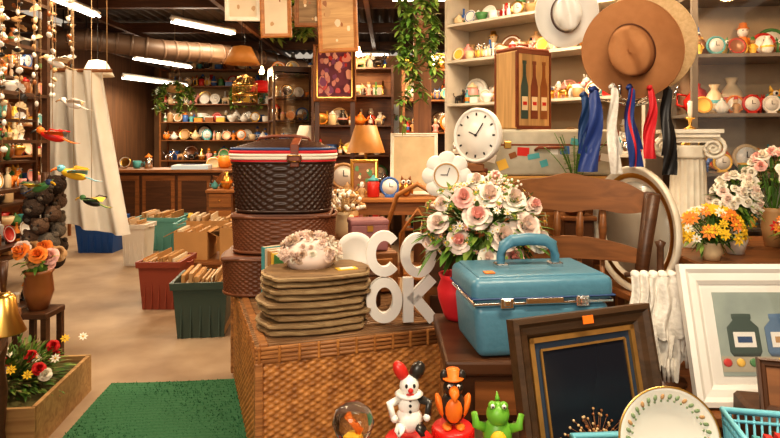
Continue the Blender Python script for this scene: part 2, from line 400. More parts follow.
fluo((.3,1.1,2.95),(1.5,1.1,2.95),64*K)
fluo((.1,3.8,2.95),(1.3,3.8,2.95),60*K)
fluo((-3.8,6.6,3.0),(-3.8,7.8,3.0),55*K)
fluo((.0,6.8,3.0),(1.2,6.8,3.0),60*K)
fluo((-1.2,11.4,3.0),(0,11.4,3.0),60*K)
def bulb(p,e=15):
    b=MB(); x,y,z=p
    b.lathe([(0,-.05),(.03,-.04),(.042,-.01),(.035,.02),(.018,.05),(.018,.08),(0,.08)],mat('warm_bulb',(1,.72,.38),.3,kind='plain',emit=14),p,12)
    b.cyl((x,y,z+.08),(x,y,3.39),.004,black,5); b.make('pendant_bulb')
    l=bpy.data.lights.new('bl','POINT'); l.energy=e; l.color=(1,.58,.27); l.shadow_soft_size=.08
    o=bpy.data.objects.new('bulb_lamp',l); o.location=(x,y-.1,z-.08); bpy.context.scene.collection.objects.link(o)
bulb((.45,6.5,2.25),38); bulb((-2.9,5.0,2.9),34); bulb((.9,3.55,2.72),18); bulb((-2.05,9.6,2.5),38); bulb((2.35,3.15,2.6),26); bulb((-1.7,2.6,2.75),22); bulb((-.4,7.6,2.5),26); bulb((-1.2,5.6,2.9),22); bulb((1.5,4.15,2.62),9)  # bulbs near the hanging cloth and right glass cabinet are added to brighten them
# ================================================================= LEFT AISLE
b=MB(); gm=mat('green_turf',(.045,.17,.075),.9,scale=80,col2=(.025,.10,.045),bump=.4)
b.grid(lambda u,v:V((-.55+1.15*u,-.6+1.3*v,.010+.003*sin(u*7+v*9)+.0015*sin(v*260))),40,160,gm); b.box((.025,.05,.003),(1.15,1.3,.006),gm)
for i in range(3500):
    x=rng.uniform(-.55,.6);y=rng.uniform(-.6,.7); b.add([(x-.003,y,.008),(x+.003,y,.008),(x+rng.uniform(-.006,.006),y+rng.uniform(-.006,.006),.018)],[(0,1,2)],gm,False)
b.make('green_mat',(-.98,2.78,0),.09)
shelf_unit('left_display_shelf',1.0,.5,2.9,[.35,.75,1.1,1.4,1.7,2.0,2.3,2.6],wdark,(-2.55,3.56,0),pi/2,back=wdark,stuff='shelf_ornaments',hr=(.13,.25),ms=BROWNS+[PAL[0],PAL[1]],seed=3,rows=3)
shelf_unit('left_wall_shelf',2.4,.45,2.6,[.3,.8,1.2,1.6,2.0,2.35],wmid,(-4.9,7.6,0),pi/2-.0,back=wmid,stuff='wall_shelf_crockery',hr=(.15,.32),ms=PAL,seed=5)
shelf_unit('left_wall_rack',1.5,.4,2.4,[.3,.8,1.2,1.6,2.0],wdark,(-3.75,5.3,0),pi/2,back=wdark,stuff='rack_ornaments',hr=(.2,.35),ms=BROWNS+PAL,seed=6)
def garland(name,p,L,ms,step=.035,r=.018,rg=rng):
    b=MB(); x,y,z=p; b.cyl((x,y,z),(x,y,z-L),.0025,rope,4)
    t=.03; kind=rg.choice([0,1,2,3])
    while t<L:
        m=rg.choice(ms); a=rg.uniform(0,6); M=Matrix.Rotation(rg.uniform(-1.3,1.3),3,'X')@Matrix.Rotation(rg.uniform(-1,1),3,'Y')
        c=V((x+.008*cos(a),y+.008*sin(a),z-t)); k=rg.choice([kind,kind,rg.choice([0,1,2,3])])
        if k==0: b.lathe([(0,-.2*r),(r*.8,-.3*r),(r,0),(r*.6,.5*r),(0,.7*r)],m,c,8,M)
        elif k==1:
            vs=[c]+[c+M@V((r*1.7*cos(q)*(1+.08*(j%2)),.004*(j%2),r*1.7*sin(q)*(1+.08*(j%2)))) for j,q in enumerate([pi*i/10 for i in range(11)])]
            b.add(vs,[(0,j,j+1) for j in range(1,11)],m,False)
        elif k==2:
            b.ell(c,(r*1.5,r*.5,r*.7),m,8,(0,rg.uniform(-.4,.4),rg.uniform(0,3))); b.ell(c+V((0,0,r*.6)),r*.45,rg.choice(ms),6); leaf(b,c,(1,rg.uniform(-1,1),.4),r*2.6,r*1.1,m); leaf(b,c,(-1,rg.uniform(-1,1),.6),r*2.2,r*1.1,m)
        else: b.ell(c,(r*.6,r*.6,r*.9),m,8)
        t+=step*rg.uniform(.7,1.6)
    b.make(name)
SH=[PAL[0],PAL[0],PAL[12],PAL[1],PAL[2],PAL[0],PAL[8]]
b=MB(); b.box((0,0,0),(.035,1.1,.035),wmid); b.box((.12,0,0),(.2,.03,.03),wmid); b.cyl((0,-.45,0),(0,-.45,.63),.01,black); b.cyl((0,.5,0),(0,.5,.63),.01,black); b.make('hanging_rail',(-2.1,3.55,2.75))
for i,(y,L) in enumerate([(3.10,.9),(3.17,1.1),(3.25,1.45),(3.32,.95),(3.40,1.30),(3.47,.8),(3.55,1.15),(3.64,.7),(3.74,1.05),(3.84,.6),(3.95,.85)]):
    garland('shell_garland',(-2.1+.04*(i%2),y,2.73),L,SH,.048,.020)
def bird(name,p,s,m1,m2,m3,rz=0,top=2.74):
    b=MB()
    b.ell((0,0,0),(.5*s,.2*s,.2*s),m1,12,(0,.35,0)); b.ell((-.45*s,0,.26*s),(.17*s,.14*s,.15*s),m2,10)
    b.tube([(-.58*s,0,.26*s),(-.76*s,0,.2*s),(-.82*s,0,.12*s)],[.07*s,.045*s,.005],m3,6)
    for q in(-1,0,1): b.tube([(.4*s,q*.05*s,-.1*s),(.8*s,q*.12*s,-.28*s),(1.05*s,q*.2*s,-.3*s)],[.06*s,.07*s,.02*s],m2 if q else m3,5,flat=.4)
    for q in(-1,1):
        b.grid(lambda u,v,q=q:V(((-.25+.75*u)*s,q*(.18+.65*v)*s,(.08+.35*v-.25*v*v+.1*u*v-(u*u)*.1)*s)),6,5,m3 if q>0 else m2)
        b.tube([(-.2*s,q*.15*s,.08*s),(.1*s,q*.85*s,.3*s),(.55*s,q*.7*s,.2*s)],.03*s,m1,5)
        b.ell((-.52*s,q*.12*s,.3*s),.025*s,black,5)
    o=b.make(name,p,rz)
    g=MB(); g.cyl((0,0,.15*s),(0,0,top-p[2]),.0018,rope,4); g.make('hanging_string',par=o)
bird('hanging_parrot_ornament',(-1.93,3.66,1.19),.15,yellow,lblue,orange,.5)
bird('hanging_parrot_ornament',(-1.99,3.42,1.13),.12,PAL[5],blued,yellow,2.9)
bird('hanging_red_bird_ornament',(-1.88,3.34,1.42),.13,red,orange,PAL[8],.3)
bird('hanging_duck_ornament',(-1.92,3.86,1.0),.12,PAL[8],PAL[5],PAL[7],.1)
bird('hanging_white_bird_ornament',(-1.97,3.72,1.62),.11,PAL[0],PAL[0],PAL[12],.3)
bird('hanging_white_bird_ornament',(-1.95,3.50,1.85),.11,PAL[0],PAL[1],PAL[12],.9)
b=MB(); cm=[mat('dark_fur',(.05,.03,.02),.9,scale=60,bump=.8),mat('brown_fur',(.13,.075,.045),.9,scale=60,bump=.8),mat('grey_fur',(.16,.13,.10),.9,scale=60,bump=.8)]
rg=random.Random(19)
for i in range(22):
    z=.66+.022*i; a=i*2.4; r=rg.uniform(.045,.07)
    c=(.06*cos(a),.11*sin(a),z)
    m_=cm[i%3]; b.ell(c,(r,r,r*.95),m_,14)
    b.ell((c[0],c[1]-r*.8,c[2]-r*.15),(r*.4,r*.3,r*.3),cm[2],8)
    for s in(-1,1): b.ell((c[0]+s*r*.7,c[1],c[2]+r*.7),r*.3,m_,8); b.ell((c[0]+s*r*.35,c[1]-r*.88,c[2]+r*.2),.007,black,5)
b.cyl((0,0,0),(0,0,1.2),.02,wdark); b.lathe([(.10,0),(.10,.02),(.03,.04)],wdark,n=16)
b.make('plush_monkey_head_stand',(-2.14,3.72,0))
b=MB()
def cl(u,v):
    x=(-.30+.56*u)+(1-v)*.14*u; return V((x*(.75+.35*(1-v)),.05*sin(u*19+v*2)+.03*sin(u*7+1)+.015*sin(u*41),.0-1.33*(1-v)+ .05*sin(u*5)*(1-v)))
b.grid(cl,90,30,cloth); b.cyl((-.32,0,.0),(.3,0,.0),.015,wmid)
for s in(-.28,.26): b.cyl((s,0,0),(s,0,1.40),.004,rope,4)
b.make('hanging_cloth',(-2.63,5.0,1.98),.1)
b=MB()
for i in range(12): rose(b,(rng.uniform(-.08,.08),rng.uniform(-.08,.08),.30+rng.uniform(-.04,.06)),.05,rng.choice([pinkf,orgf,pinkl,PAL[12]]),face=(rng.uniform(-.5,.8),-1,.6))
foliage(b,(0,0,.27),(.10,.10,.08),40,[green,green2],.06,.02)
b.lathe([(.05,0),(.08,.1),(.07,.2),(.085,.22)],PAL[2],n=14); b.cyl((0,0,.2),(0,0,.28),.05,green)
b.make('pink_flower_pot',(-2.02,3.45,.431))
b=MB(); b.bbox((0,0,.412),(.2,.2,.035),wdark,.005,1)
for sx in(-1,1):
    for sy in(-1,1): b.box((sx*.08,sy*.08,.2),(.03,.03,.40),wdark)
b.make('small_stool',(-2.02,3.45,0))
b=MB()
b.bbox((0,0,.62),(.75,1.15,.045),wmid,.01,2)
b.box((0,0,.55),(.66,1.05,.1),wdark)
for sx in(-1,1):
    for sy in(-1,1): b.lathe([(.02,0),(.03,.06),(.022,.12),(.035,.3),(.022,.42),(.035,.5),(.035,.52)],wdark,(sx*.3,sy*.5,0),12)
b.make('side_table',(-1.80,2.06,0),.40)
b=MB(); b.lathe([(.06,0),(.062,.012),(.03,.03),(.014,.06),(.022,.09),(.012,.12),(.02,.16),(.04,.175),(.042,.19),(.02,.19),(.02,.17)],brass,n=20)
b.lathe([(.018,.17),(.018,.26),(0,.265)],creamf,n=12); b.make('brass_candlestick',(-1.63,2.44,.643))
b=MB(); b.lathe([(.001,.15),(.02,.16),(.042,.14),(.052,.07),(.078,.005),(.078,0),(.06,.005)],brass,n=24); b.tube([(0,0,.16),(0,0,.28)],[.009,.018],wdark,8); b.make('brass_hand_bell',(-1.52,2.36,.643))
b=MB()
for s in(-1,1): b.box((s*.26,0,.10),(.02,.66,.2),wlight); b.box((0,s*.33,.10),(.54,.02,.2),wlight)
b.box((0,0,.03),(.52,.66,.02),wlight)
b.box((0,0,.12),(.49,.62,.10),mat('moss',(.10,.09,.025),.9,scale=30))
foliage(b,(0,0,.18),(.26,.32,.19),1500,[green,green2,mat('olive_leaf',(.28,.24,.10),.8,scale=10),green],.06,.016,.7,zmin=.16)
for i in range(14): rose(b,(rng.uniform(-.2,.23),rng.uniform(-.3,.3),rng.uniform(.27,.34)),.032,rng.choice([redf,redf,creamf,redf]),face=(.6,-1,.8))
for i in range(16): daisy(b,(rng.uniform(-.2,.25),rng.uniform(-.3,.3),rng.uniform(.26,.35)),.026,rng.choice([creamf,yelf,pinkf]),yellow,face=(.3,-1,.8))
b.make('planter_of_artificial_flowers',(-1.90,2.99,0),.12)
def bin_(name,loc,w,d,h,m,rz=0,fill=None):
    b=MB(); t=.012
    def ring(k,z,e=0): return [(sx*(w/2*k+e),sy*(d/2*k+e),z) for sx,sy in((-1,-1),(1,-1),(1,1),(-1,1))]
    vs=ring(.84,0)+ring(.98,h-.05)+ring(.98,h-.05,.015)+ring(1,h,.015)+ring(1,h,-.005)+ring(.84,t,-t)
    fs=[(3,2,1,0)]
    for k in range(5):
        for i in range(4): j=(i+1)%4; fs.append((k*4+i,k*4+j,k*4+4+j,k*4+4+i))
    fs.append((20,21,22,23)); b.add(vs,fs,m,False)
    for i in range(5): b.box(((i-2)*w*.17,-d/2*.92,h*.45),(.008,.014,h*.8),m,(-.06*d/.3,0,0))
    for s in(-1,1): b.tube([(s*(w/2+.01),-.05,h-.03),(s*(w/2+.035),-.04,h-.035),(s*(w/2+.035),.04,h-.035),(s*(w/2+.01),.05,h-.03)],.008,m,6)
    if fill=='files':
        x=-w/2*.84
        while x<w/2*.84-.01:
            tt=rng.uniform(.006,.03); hh=h+rng.uniform(-.05,.04)
            b.box((x+tt/2,0,hh/2+.02),(tt*.9,d*.8,hh),rng.choice([card,paper,card,wlight,PAL[12]]),(0,rng.uniform(-.05,.05),0)); x+=tt
    elif fill=='mix':
        clutter_row(b,-w/2*.8,w/2*.8,0,h*.5,h*.4,h*.75,PAL,rng)
        b.box((0,0,h*.3),(w*.8,d*.8,h*.4),card)
    b.make(name,loc,rz)
bin_('green_storage_bin',(-1.36,4.42,0),.38,.42,.40,greend,.12,'files')
bin_('red_storage_bin',(-1.90,5.12,0),.34,.4,.40,binred,.0,'files')
bin_('teal_storage_bin',(-2.95,7.8,0),.55,.5,.42,teal,0,'files')
bin_('teal_storage_bin',(-2.3,7.3,0),.5,.5,.42,teal,0.1,'mix')
bin_('blue_storage_bin',(-3.65,7.6,0),.5,.4,.44,mat('cobalt_plastic',(.02,.10,.38),.4,kind='plain'),0,'mix')
bin_('white_storage_bin',(-2.85,6.8,0),.26,.3,.46,white,0,'files')
def crate_box(name,loc,w,d,h,m,rz=0):
    b=MB(); t=.008
    for s in(-1,1): b.box((s*(w/2),0,h/2),(t,d,h),m); b.box((0,s*d/2,h/2),(w,t,h),m)
    b.box((0,0,t/2),(w,d,t),m)
    for s in(-1,1): b.box((s*(w/2+.05),0,h-.02),(.11,d,t*.7),m,(0,s*.5,0))
    x=-w/2+.02
    while x<w/2-.03:
        tt=rng.uniform(.01,.04); hh=h*rng.uniform(.8,1.1); b.box((x+tt/2,0,hh/2+.01),(tt*.9,d*.85,hh),rng.choice([paper,card,PAL[12],wlight]),(0,rng.uniform(-.04,.04),0)); x+=tt
    b.make(name,loc,rz)
b=MB(); b.bbox((0,0,.27),(.9,.55,.03),wmid,.005,1)
for sx in(-1,1):
    for sy in(-1,1): b.box((sx*.4,sy*.22,.13),(.05,.05,.26),wmid)
b.make('low_bench',(-1.62,5.75,0))
crate_box('cardboard_box',(-1.86,5.75,.286),.30,.36,.26,card,.05)
crate_box('cardboard_box',(-1.41,5.72,.286),.30,.36,.30,card,-.08)
crate_box('cardboard_box',(-1.93,6.5,0),.44,.4,.55,card,.1)
crate_box('cardboard_box',(-1.2,6.45,0),.5,.4,.6,card,-.1)
b=MB(); b.bbox((0,0,.92),(2.3,.8,.05),wmid,.008,1); b.box((0,.02,.45),(2.2,.7,.88),wdark)
for i in range(4): b.box((-.82+i*.55,-.34,.47),(.5,.02,.76),wmid); b.box((-.82+i*.55,-.352,.47),(.38,.02,.6),wdark)
b.make('shop_counter',(-3.3,9.6,0))
b=MB(); b.box((0,0,.03),(.55,.35,.06),mat('magazine',(.55,.70,.85),.4,kind='plain')); b.box((0,0,.065),(.5,.32,.01),white); b.box((.0,-.02,.072),(.3,.18,.004),blued); b.make('magazine_stack',(-3.1,9.4,.946),.1)
b=MB(); rg=random.Random(8); clutter_row(b,-1.05,-.45,0,0,.15,.35,PAL,rg); clutter_row(b,.45,1.05,0.1,0,.15,.4,PAL,rg); b.make('counter_ornaments',(-3.3,9.65,.946))
b=MB(); b.bbox((0,0,.74),(1.2,.6,.04),worange,.006,1)
for s in(-1,1):
    b.box((s*.42,0,.38),(.32,.52,.68),wmid)
    for k in range(3): b.bbox((s*.42,-.265,.18+.22*k),(.28,.02,.18),worange,.004,1); b.ell((s*.42,-.285,.18+.22*k),.014,brass,6)
b.make('writing_desk',(-1.78,8.0,0),.05)
b=MB(); rg=random.Random(88); clutter_row(b,-.58,.58,.1,0,.18,.38,PAL,rg); clutter_row(b,-.58,.58,-.15,0,.12,.25,PAL,rg); b.make('desk_ornaments',(-1.78,8.0,.761),.05)
shelf_unit('back_wall_shelf',3.6,.5,3.0,[.5,.95,1.4,1.8,2.2,2.6,2.97],wmid,(-3.3,13.5,0),0,back=shelfb,stuff='back_shelf_crockery',hr=(.2,.42),ms=PAL+WHITES,seed=12)
shelf_unit('back_wall_cabinet',3.2,.5,2.8,[.5,.95,1.4,1.8,2.2,2.55],wdark,(.2,13.5,0),0,back=wmid,stuff='cabinet_crockery',hr=(.2,.42),ms=PAL,seed=13)
for k,(x,y,w) in enumerate([(-2.6,11.6,1.8),(-.9,10.8,1.4),(-.65,7.3,.9)]):
    b=MB(); b.bbox((0,0,.78),(w,.7,.05),wmid,.008,1); b.box((0,0,.68),(w*.92,.6,.14),wdark)
    for sx in(-1,1):
        for sy in(-1,1): b.box((sx*w*.44,sy*.28,.3),(.07,.07,.62),wdark)
    b.make('display_table',(x,y,0))
    b=MB(); rg=random.Random(20+k); clutter_row(b,-w/2,w/2,.18,0,.25,.5,PAL,rg); clutter_row(b,-w/2,w/2,-.15,0,.15,.35,PAL+WHITES,rg); b.make('table_ornaments',(x,y,.806))
shelf_unit('glass_display_cabinet',1.1,.5,2.5,[.12,.6,1.0,1.35,1.7,2.05,2.4],wdark,(-1.3,9.3,0),.35,back=wlight,glassy=True,stuff='cabinet_glassware',hr=(.12,.28),ms=WHITES+PAL,seed=31)
# hanging things in the back half
def lantern(name,p,m,r=.14):
    b=MB(); x,y,z=p
    b.lathe([(r*.5,-.02),(r,-.2),(r*1.05,-.2),(r*.55,0),(.02,.02)],m,n=18); b.ell((0,0,-.12),.04,MT['warm_bulb'],8); b.cyl((0,0,0),(0,0,3.38-z),.005,black,5); b.make(name,p)
lantern('hanging_lampshade',(-3.9,8.0,2.45),creamf,.2); lantern('hanging_lampshade',(-1.75,7.1,2.5),mat('amber_shade',(.6,.28,.07),.5),.2); lantern('hanging_lampshade',(.95,6.2,2.55),PAL[0],.2); lantern('hanging_lampshade',(-2.4,11.2,2.5),redf,.2)
def hangplant(p,r,L):
    b=MB(); rg=random.Random(int(p[0]*100)); b.lathe([(r*.3,-.12),(r*.5,-.08),(r*.6,0),(r*.55,0)],PAL[12],n=14)
    for k in range(14):
        a=rg.uniform(0,6.28); P=[V((0,0,0))]
        for t in range(1,9): P.append(V((cos(a)*r*min(1,t*.3),sin(a)*r*min(1,t*.3),.05-L*(t/8)**1.5*rg.uniform(.7,1.0))))
        for q in P:
            for s in range(4): leaf(b,q,(rg.uniform(-1,1),rg.uniform(-1,1),rg.uniform(-.5,.5)),.1,.05,rg.choice([green,green2]))
    for a in(0,2.1,4.2): b.cyl((cos(a)*r*.55,sin(a)*r*.55,0),(0,0,.4),.003,rope,4)
    b.cyl((0,0,.4),(0,0,3.38-p[2]),.003,rope,4); b.make('hanging_plant',p)
hangplant((-3.55,9.9,2.3),.28,.5); hangplant((-1.0,5.9,2.7),.2,.35); hangplant((-2.9,12.2,2.5),.3,.5)
def cage(p,r,h):
    b=MB()
    for i in range(20):
        a=2*pi*i/20; b.tube([(r*cos(a),r*sin(a),0),(r*cos(a),r*sin(a),h*.65),(r*.6*cos(a),r*.6*sin(a),h*.9),(0,0,h)],.004,brass,4)
    for z in(0,h*.3,h*.65): b.tube([(r*cos(2*pi*i/20),r*sin(2*pi*i/20),z) for i in range(20)],.006,brass,5,closed=True)
    b.lathe([(r*1.02,-.03),(r*1.02,0),(0,0.001)],wdark,n=20); b.cyl((0,0,h),(0,0,3.38-p[2]),.004,black,4); b.make('hanging_birdcage',p)
cage((-1.45,6.9,2.05) if False else (-2.15,8.9,1.95),.18,.42)
# standing floor lamps and a longcase clock
def floorlamp(p,m,h=1.6):
    b=MB(); b.lathe([(.16,0),(.16,.02),(.03,.05),(.018,.1),(.03,h*.4),(.016,h*.45),(.016,h-.25),(.03,h-.2),(0,h-.2)],brass,n=16)
    b.lathe([(.2,h-.28),(.11,h),(.105,h),(.19,h-.28)],m,n=24,cap=False); b.make('floor_lamp',p)
floorlamp((-1.15,8.35,0),creamf); floorlamp((-.25,6.2,0),MT['amber_shade'],1.55)
b=MB(); b.bbox((0,0,.2),(.5,.3,.4),wmid,.01,1); b.bbox((0,0,.95),(.36,.24,1.15),wmid,.01,1); b.bbox((0,0,1.75),(.5,.3,.5),wmid,.01,1); b.lathe([(0,.0),(.17,0),(.17,.02),(0,.02)],PAL[0],(0,-.15,1.75),24,Matrix.Rotation(pi/2,3,'X')); b.box((0,-.122,.95),(.22,.01,.8),wdark); b.ell((0,-.13,.75),(.06,.01,.06),brass,12); b.cyl((0,-.13,.8),(0,-.13,1.3),.005,brass); b.box((0,-.175,1.8),(.012,.004,.12),black); b.box((.04,-.175,1.75),(.09,.004,.012),black)
b.lathe([(.27,2.0),(.27,2.04),(.12,2.12),(0,2.14)],wmid,n=4,fn=lambda p,a,r,z:V((p.x,p.y*.6,p.z))); b.make('longcase_clock',(-2.1,12.4,0))
def art_abs(cols,n=26,seed=1):
    def f(b,W,H,zc):
        rg=random.Random(seed)
        for i in range(n):
            x=rg.uniform(-.42,.42)*W; z=zc+rg.uniform(-.4,.42)*H; r=rg.uniform(.04,.12)*min(W,H)
            k=rg.choice([6,8,10]); m=rg.choice(cols)
            pts=[(x+r*cos(2*pi*j/k)*rg.uniform(.7,1.1),-.010-.0004*i,z+r*sin(2*pi*j/k)*rg.uniform(.8,1.6)) for j in range(k)]
            pts=[(max(-W/2,min(W/2,p[0])),p[1],max(zc-H/2,min(zc+H/2,p[2]))) for p in pts]
            b.poly(pts,m,.0003)
    return f
pk=[PAL[9],pinkf,PAL[4],mat('violet',(.30,.10,.25),.6,kind='plain'),PAL[9]]
o=frame('pink_flower_painting',.48,.64,.04,.03,wmidz,(-.62,6.72,1.83),0,.0,inner=brass,art=mat('plum',(.22,.06,.11),.6),artfn=art_abs(pk,46,3))
b=MB(); b.box((-.2,.04,-.25),(.05,.05,3.15),wdarkz); b.box((.2,.04,-.25),(.05,.05,3.15),wdarkz); b.box((0,.04,.6),(.4,.03,.05),wdark); b.make('easel_posts',par=o)
fs_=[((-.05,8.5,1.35),.45,.6,wlight),((.35,8.5,1.5),.3,.4,wdark),((-.15,8.5,.7),.5,.5,worange),((1.9,8.5,1.9),.5,.4,wmid),((2.2,8.5,1.3),.4,.6,wmid)]
for i,(p,w,h,m) in enumerate(fs_): frame('wall_picture',w,h,.045,.025,m,p,0,.03,art=rng.choice([paper,white,wlight]),artfn=art_abs([PAL[12],PAL[5],PAL[2],PAL[10]],14,i+5))
b=MB(); b.box((0,0,0),(2.6,.06,.06),wmid); b.cyl((-1.2,0,0),(-1.2,0,.52),.012,black); b.cyl((1.2,0,0),(1.2,0,.52),.012,black); b.make('picture_rail_beam',(-.7,5.0,2.86))
for i,(x,zb,w,h,fm,am) in enumerate([(-1.21,2.38,.29,.38,ivory,paper),(-.93,2.24,.26,.42,worange,paper),(-.66,2.33,.25,.36,wmid,wgrey),(-.42,2.12,.34,.48,worange,wlight)]):
    o=frame('hanging_picture_frame',w,h,.035,.02,fm,(x,4.95-.02*(i%2),zb),[.05,-.1,.12,-.25][i],-.1,art=am,artfn=art_abs([PAL[12],PAL[2],paper],8,i+40))
    b=MB(); b.cyl((-.06,.0,h-.01),(-.06,.03,2.83-zb),.002,rope,4); b.cyl((.06,.0,h-.01),(.06,.03,2.83-zb),.002,rope,4); b.make('hanging_wire',par=o)
# ================================================================= WICKER TRUNK
RZ=math.radians(19); TC=V((-.346,3.10,.018))
b=MB(); w,d,h=.80,1.25,.50; z0=.002
lin=mat('trunk_lining',(.12,.05,.018),.8,kind='plain')
b.box((0,0,z0+h/2),(w-.01,d-.01,h),lin)
weave_panel(b,w,h,lambda u,v,k:V((-w/2+u,-d/2-k,z0+v)),wickm,.014,.024)
weave_panel(b,w,h,lambda u,v,k:V((w/2-u,d/2+k,z0+v)),wickm)
weave_panel(b,d,h,lambda u,v,k:V((-w/2-k,d/2-u,z0+v)),wickm,.014,.024)
weave_panel(b,d,h,lambda u,v,k:V((w/2+k,-d/2+u,z0+v)),wickm)
for sx in(-1,1):
    for sy in(-1,1): b.bbox((sx*w/2,sy*d/2,z0+h/2),(.035,.035,h),reedm,.008,2)
b.box((0,0,.527),(w+.005,d+.005,.06),lin)
for i in range(4):
    z=.503+i*.0165
    for y in(-1,1): b.tube([(-w/2-.012,y*(d/2+.006),z),(w/2+.012,y*(d/2+.006),z)],.0088,reedm,6)
    for x in(-1,1): b.tube([(x*(w/2+.006),-d/2-.012,z),(x*(w/2+.006),d/2+.012,z)],.0088,reedm,6)
for i in range(11):
    x=-w/2+w*i/10
    for y in(-1,1): b.bbox((x,y*(d/2+.012),.528),(.012,.012,.068),wickm,.003,1)
for i in range(17):
    y=-d/2+d*i/16
    for x in(-1,1): b.bbox((x*(w/2+.012),y,.528),(.012,.012,.068),wickm,.003,1)
n=46; topm=mat('trunk_top_reed',(.36,.20,.095),.42,kind='wood',scale=24,col2=(.15,.075,.032))
for i in range(n):
    y=-d/2+d*(i+.5)/n; b.tube([(-w/2-.01,y,.5595),(w/2+.01,y,.5595)],[.0125,.0125],topm,6,flat=.5)
for x in(-w/2+.02,w/2-.02): b.bbox((x,0,.565),(.035,d+.01,.014),reedm,.004,1)
b.make('wicker_trunk',TC,RZ)
TZ=.5905
b=MB(); z=0; rg=random.Random(4)
for i in range(9):
    t=.0225; ox,oy=rg.uniform(-.016,.016),rg.uniform(-.014,.014); a0=rg.uniform(-.10,.10)+.3
    A,B=.235,.165
    def ring(k,zz):
        out=[]
        for j in range(40):
            th=2*pi*j/40; f=1+.035*cos(8*th)
            c_,s_=cos(th),sin(th)
            x=math.copysign(abs(c_)**.62,c_)*A*k*f; y=math.copysign(abs(s_)**.62,s_)*B*k*f
            out.append((ox+x*cos(a0)-y*sin(a0),oy+x*sin(a0)+y*cos(a0),zz))
        return out
    vs=ring(.96,z)+ring(1,z+.006)+ring(1,z+t-.008)+ring(.955,z+t-.005)+ring(.93,z+t)+ring(.0,z+t)
    fs=[];f2=[tuple(range(39,-1,-1))]
    for k in range(5):
        for j in range(40): j2=(j+1)%40; (fs if k in(0,1,2) else f2).append((k*40+j,k*40+j2,(k+1)*40+j2,(k+1)*40+j))
    b.add(vs,f2,wgrey,False); b.add(vs,fs,wplq,False); z+=t+.0055
    if i<8: b.box((ox,oy,z-.003),(.2,.15,.0055),wgrey)
PZ=z-.0055
b.make('stack_of_wooden_plaques',(-.335,2.66,TZ),.0)
b=MB(); rg=random.Random(9)
for i in range(95):
    a=rg.uniform(0,2*pi); e=rg.uniform(0,1.4)
    d_=V((cos(a)*cos(e),sin(a)*cos(e),sin(e)))
    rose(b,V((0,0,.045))+V((d_.x*.135,d_.y*.115,d_.z*.095)),.023,rg.choice([pinkl,creamf,pinkl,beigep]),None,d_)
b.lathe([(.1,0),(.12,.05),(.08,.11),(0,.13)],pinkl,n=16)
b.make('rose_ball_decoration',(-.36,2.70,TZ+PZ))
b=MB(); b.box((0,0,.002),(.09,.05,.003),yellow); b.box((.0,0,.0045),(.06,.03,.002),white); b.make('price_tag',(-.19,2.62,TZ+PZ),.4)
# letter sign: interlocking rounded letters C O / O K built from thick slabs
b=MB(); TH=.018
def arcslab(cx,cz,rx,rz_,wd,a0,a1,n=36):
    vs=[];fs=[]
    for i in range(n+1):
        a=a0+(a1-a0)*i/n
        for y in(-TH,TH):
            vs.append((cx+rx*cos(a),y,cz+rz_*sin(a))); vs.append((cx+(rx-wd)*cos(a),y,cz+(rz_-wd)*sin(a)))
    for i in range(n):
        p=i*4;q=p+4; fs+=[(p,p+1,q+1,q),(p+2,q+2,q+3,p+3),(p,q,q+2,p+2),(p+1,p+3,q+3,q+1)]
    fs+=[(0,2,3,1),(n*4,n*4+1,n*4+3,n*4+2)]
    b.add(vs,fs,white,False)
def slabz(x0,z0_,x1,z1_,wd):
    d_=V((x1-x0,0,z1_-z0_)).normalized(); s_=V((-d_.z,0,d_.x))*wd/2
    P=[V((x0,-TH,z0_))-s_,V((x1,-TH,z1_))-s_,V((x1,-TH,z1_))+s_,V((x0,-TH,z0_))+s_]; b.poly([tuple(p) for p in P],white,2*TH)
W_=.042
arcslab(-.075,.305,.080,.100,W_,.75,2*pi-.75)
arcslab(.078,.295,.080,.098,W_,0,2*pi)
arcslab(-.075,.100,.080,.100,W_,0,2*pi)
slabz(.032,0,.032,.195,.046); slabz(.040,.092,.142,.192,.046); slabz(.060,.108,.145,.004,.048)
b.make('letter_sign',(.048,2.67,TZ+.002),.12)
def round_clock(name,loc,R_,rz,tilt=0,rim=white,face=PAL[0]):
    b=MB(); M=Matrix.Rotation(pi/2,3,'X'); c=(0,0,R_)
    b.lathe([(0,-.02),(R_*.95,-.02),(R_,-.005),(R_,.02),(R_*.96,.03),(R_*.9,.03),(R_*.88,.02),(0,.02)],rim,c,36,M)
    b.lathe([(0,.0215),(R_*.87,.0215),(R_*.87,.02)],face,c,36,M)
    for i in range(12):
        a=i*pi/6; r1=R_*.76; b.box((r1*sin(a),-.023,R_+r1*cos(a)),(.006+R_*.02,.002,R_*.1),black,(0,a,0))
    b.box((R_*.15,-.026,R_+R_*.2),(.006,.002,R_*.55),black,(0,.6,0)); b.box((-R_*.12,-.026,R_+R_*.05),(.006,.002,R_*.38),black,(0,-1.2,0)); b.ell((0,-.026,R_),.008,black,8)
    return b.make(name,loc,rz,tilt)
b=MB(); M=Matrix.Rotation(pi/2,3,'X')
b.lathe([(0,.0),(.05,.0),(.06,.008),(.095,.014),(.095,.006),(.06,-.006),(0,-.008)],white,(0,0,.095),30,M); b.box((0,.04,.05),(.1,.05,.10),wdark)
b.make('white_saucer_on_stand',(-.17,2.95,TZ+.165),.1,.12)
b=MB(); b.bbox((0,0,.081),(.22,.18,.16),wdark,.006,1); b.bbox((0,-.093,.085),(.18,.006,.12),wmid,.004,1); b.ell((0,-.10,.1),.008,brass,8); b.make('wooden_box',(-.17,2.99,TZ),.2)
b=MB(); basket_wall(b,.27,.19,0,.19,wickr,1.03); b.bbox((0,0,.197),(.52,.37,.026),wickr,.012,2)
b.tube([(-.05,-.2,.1),(-.05,-.215,.17),(.05,-.215,.17),(.05,-.2,.1)],.007,leather,6)
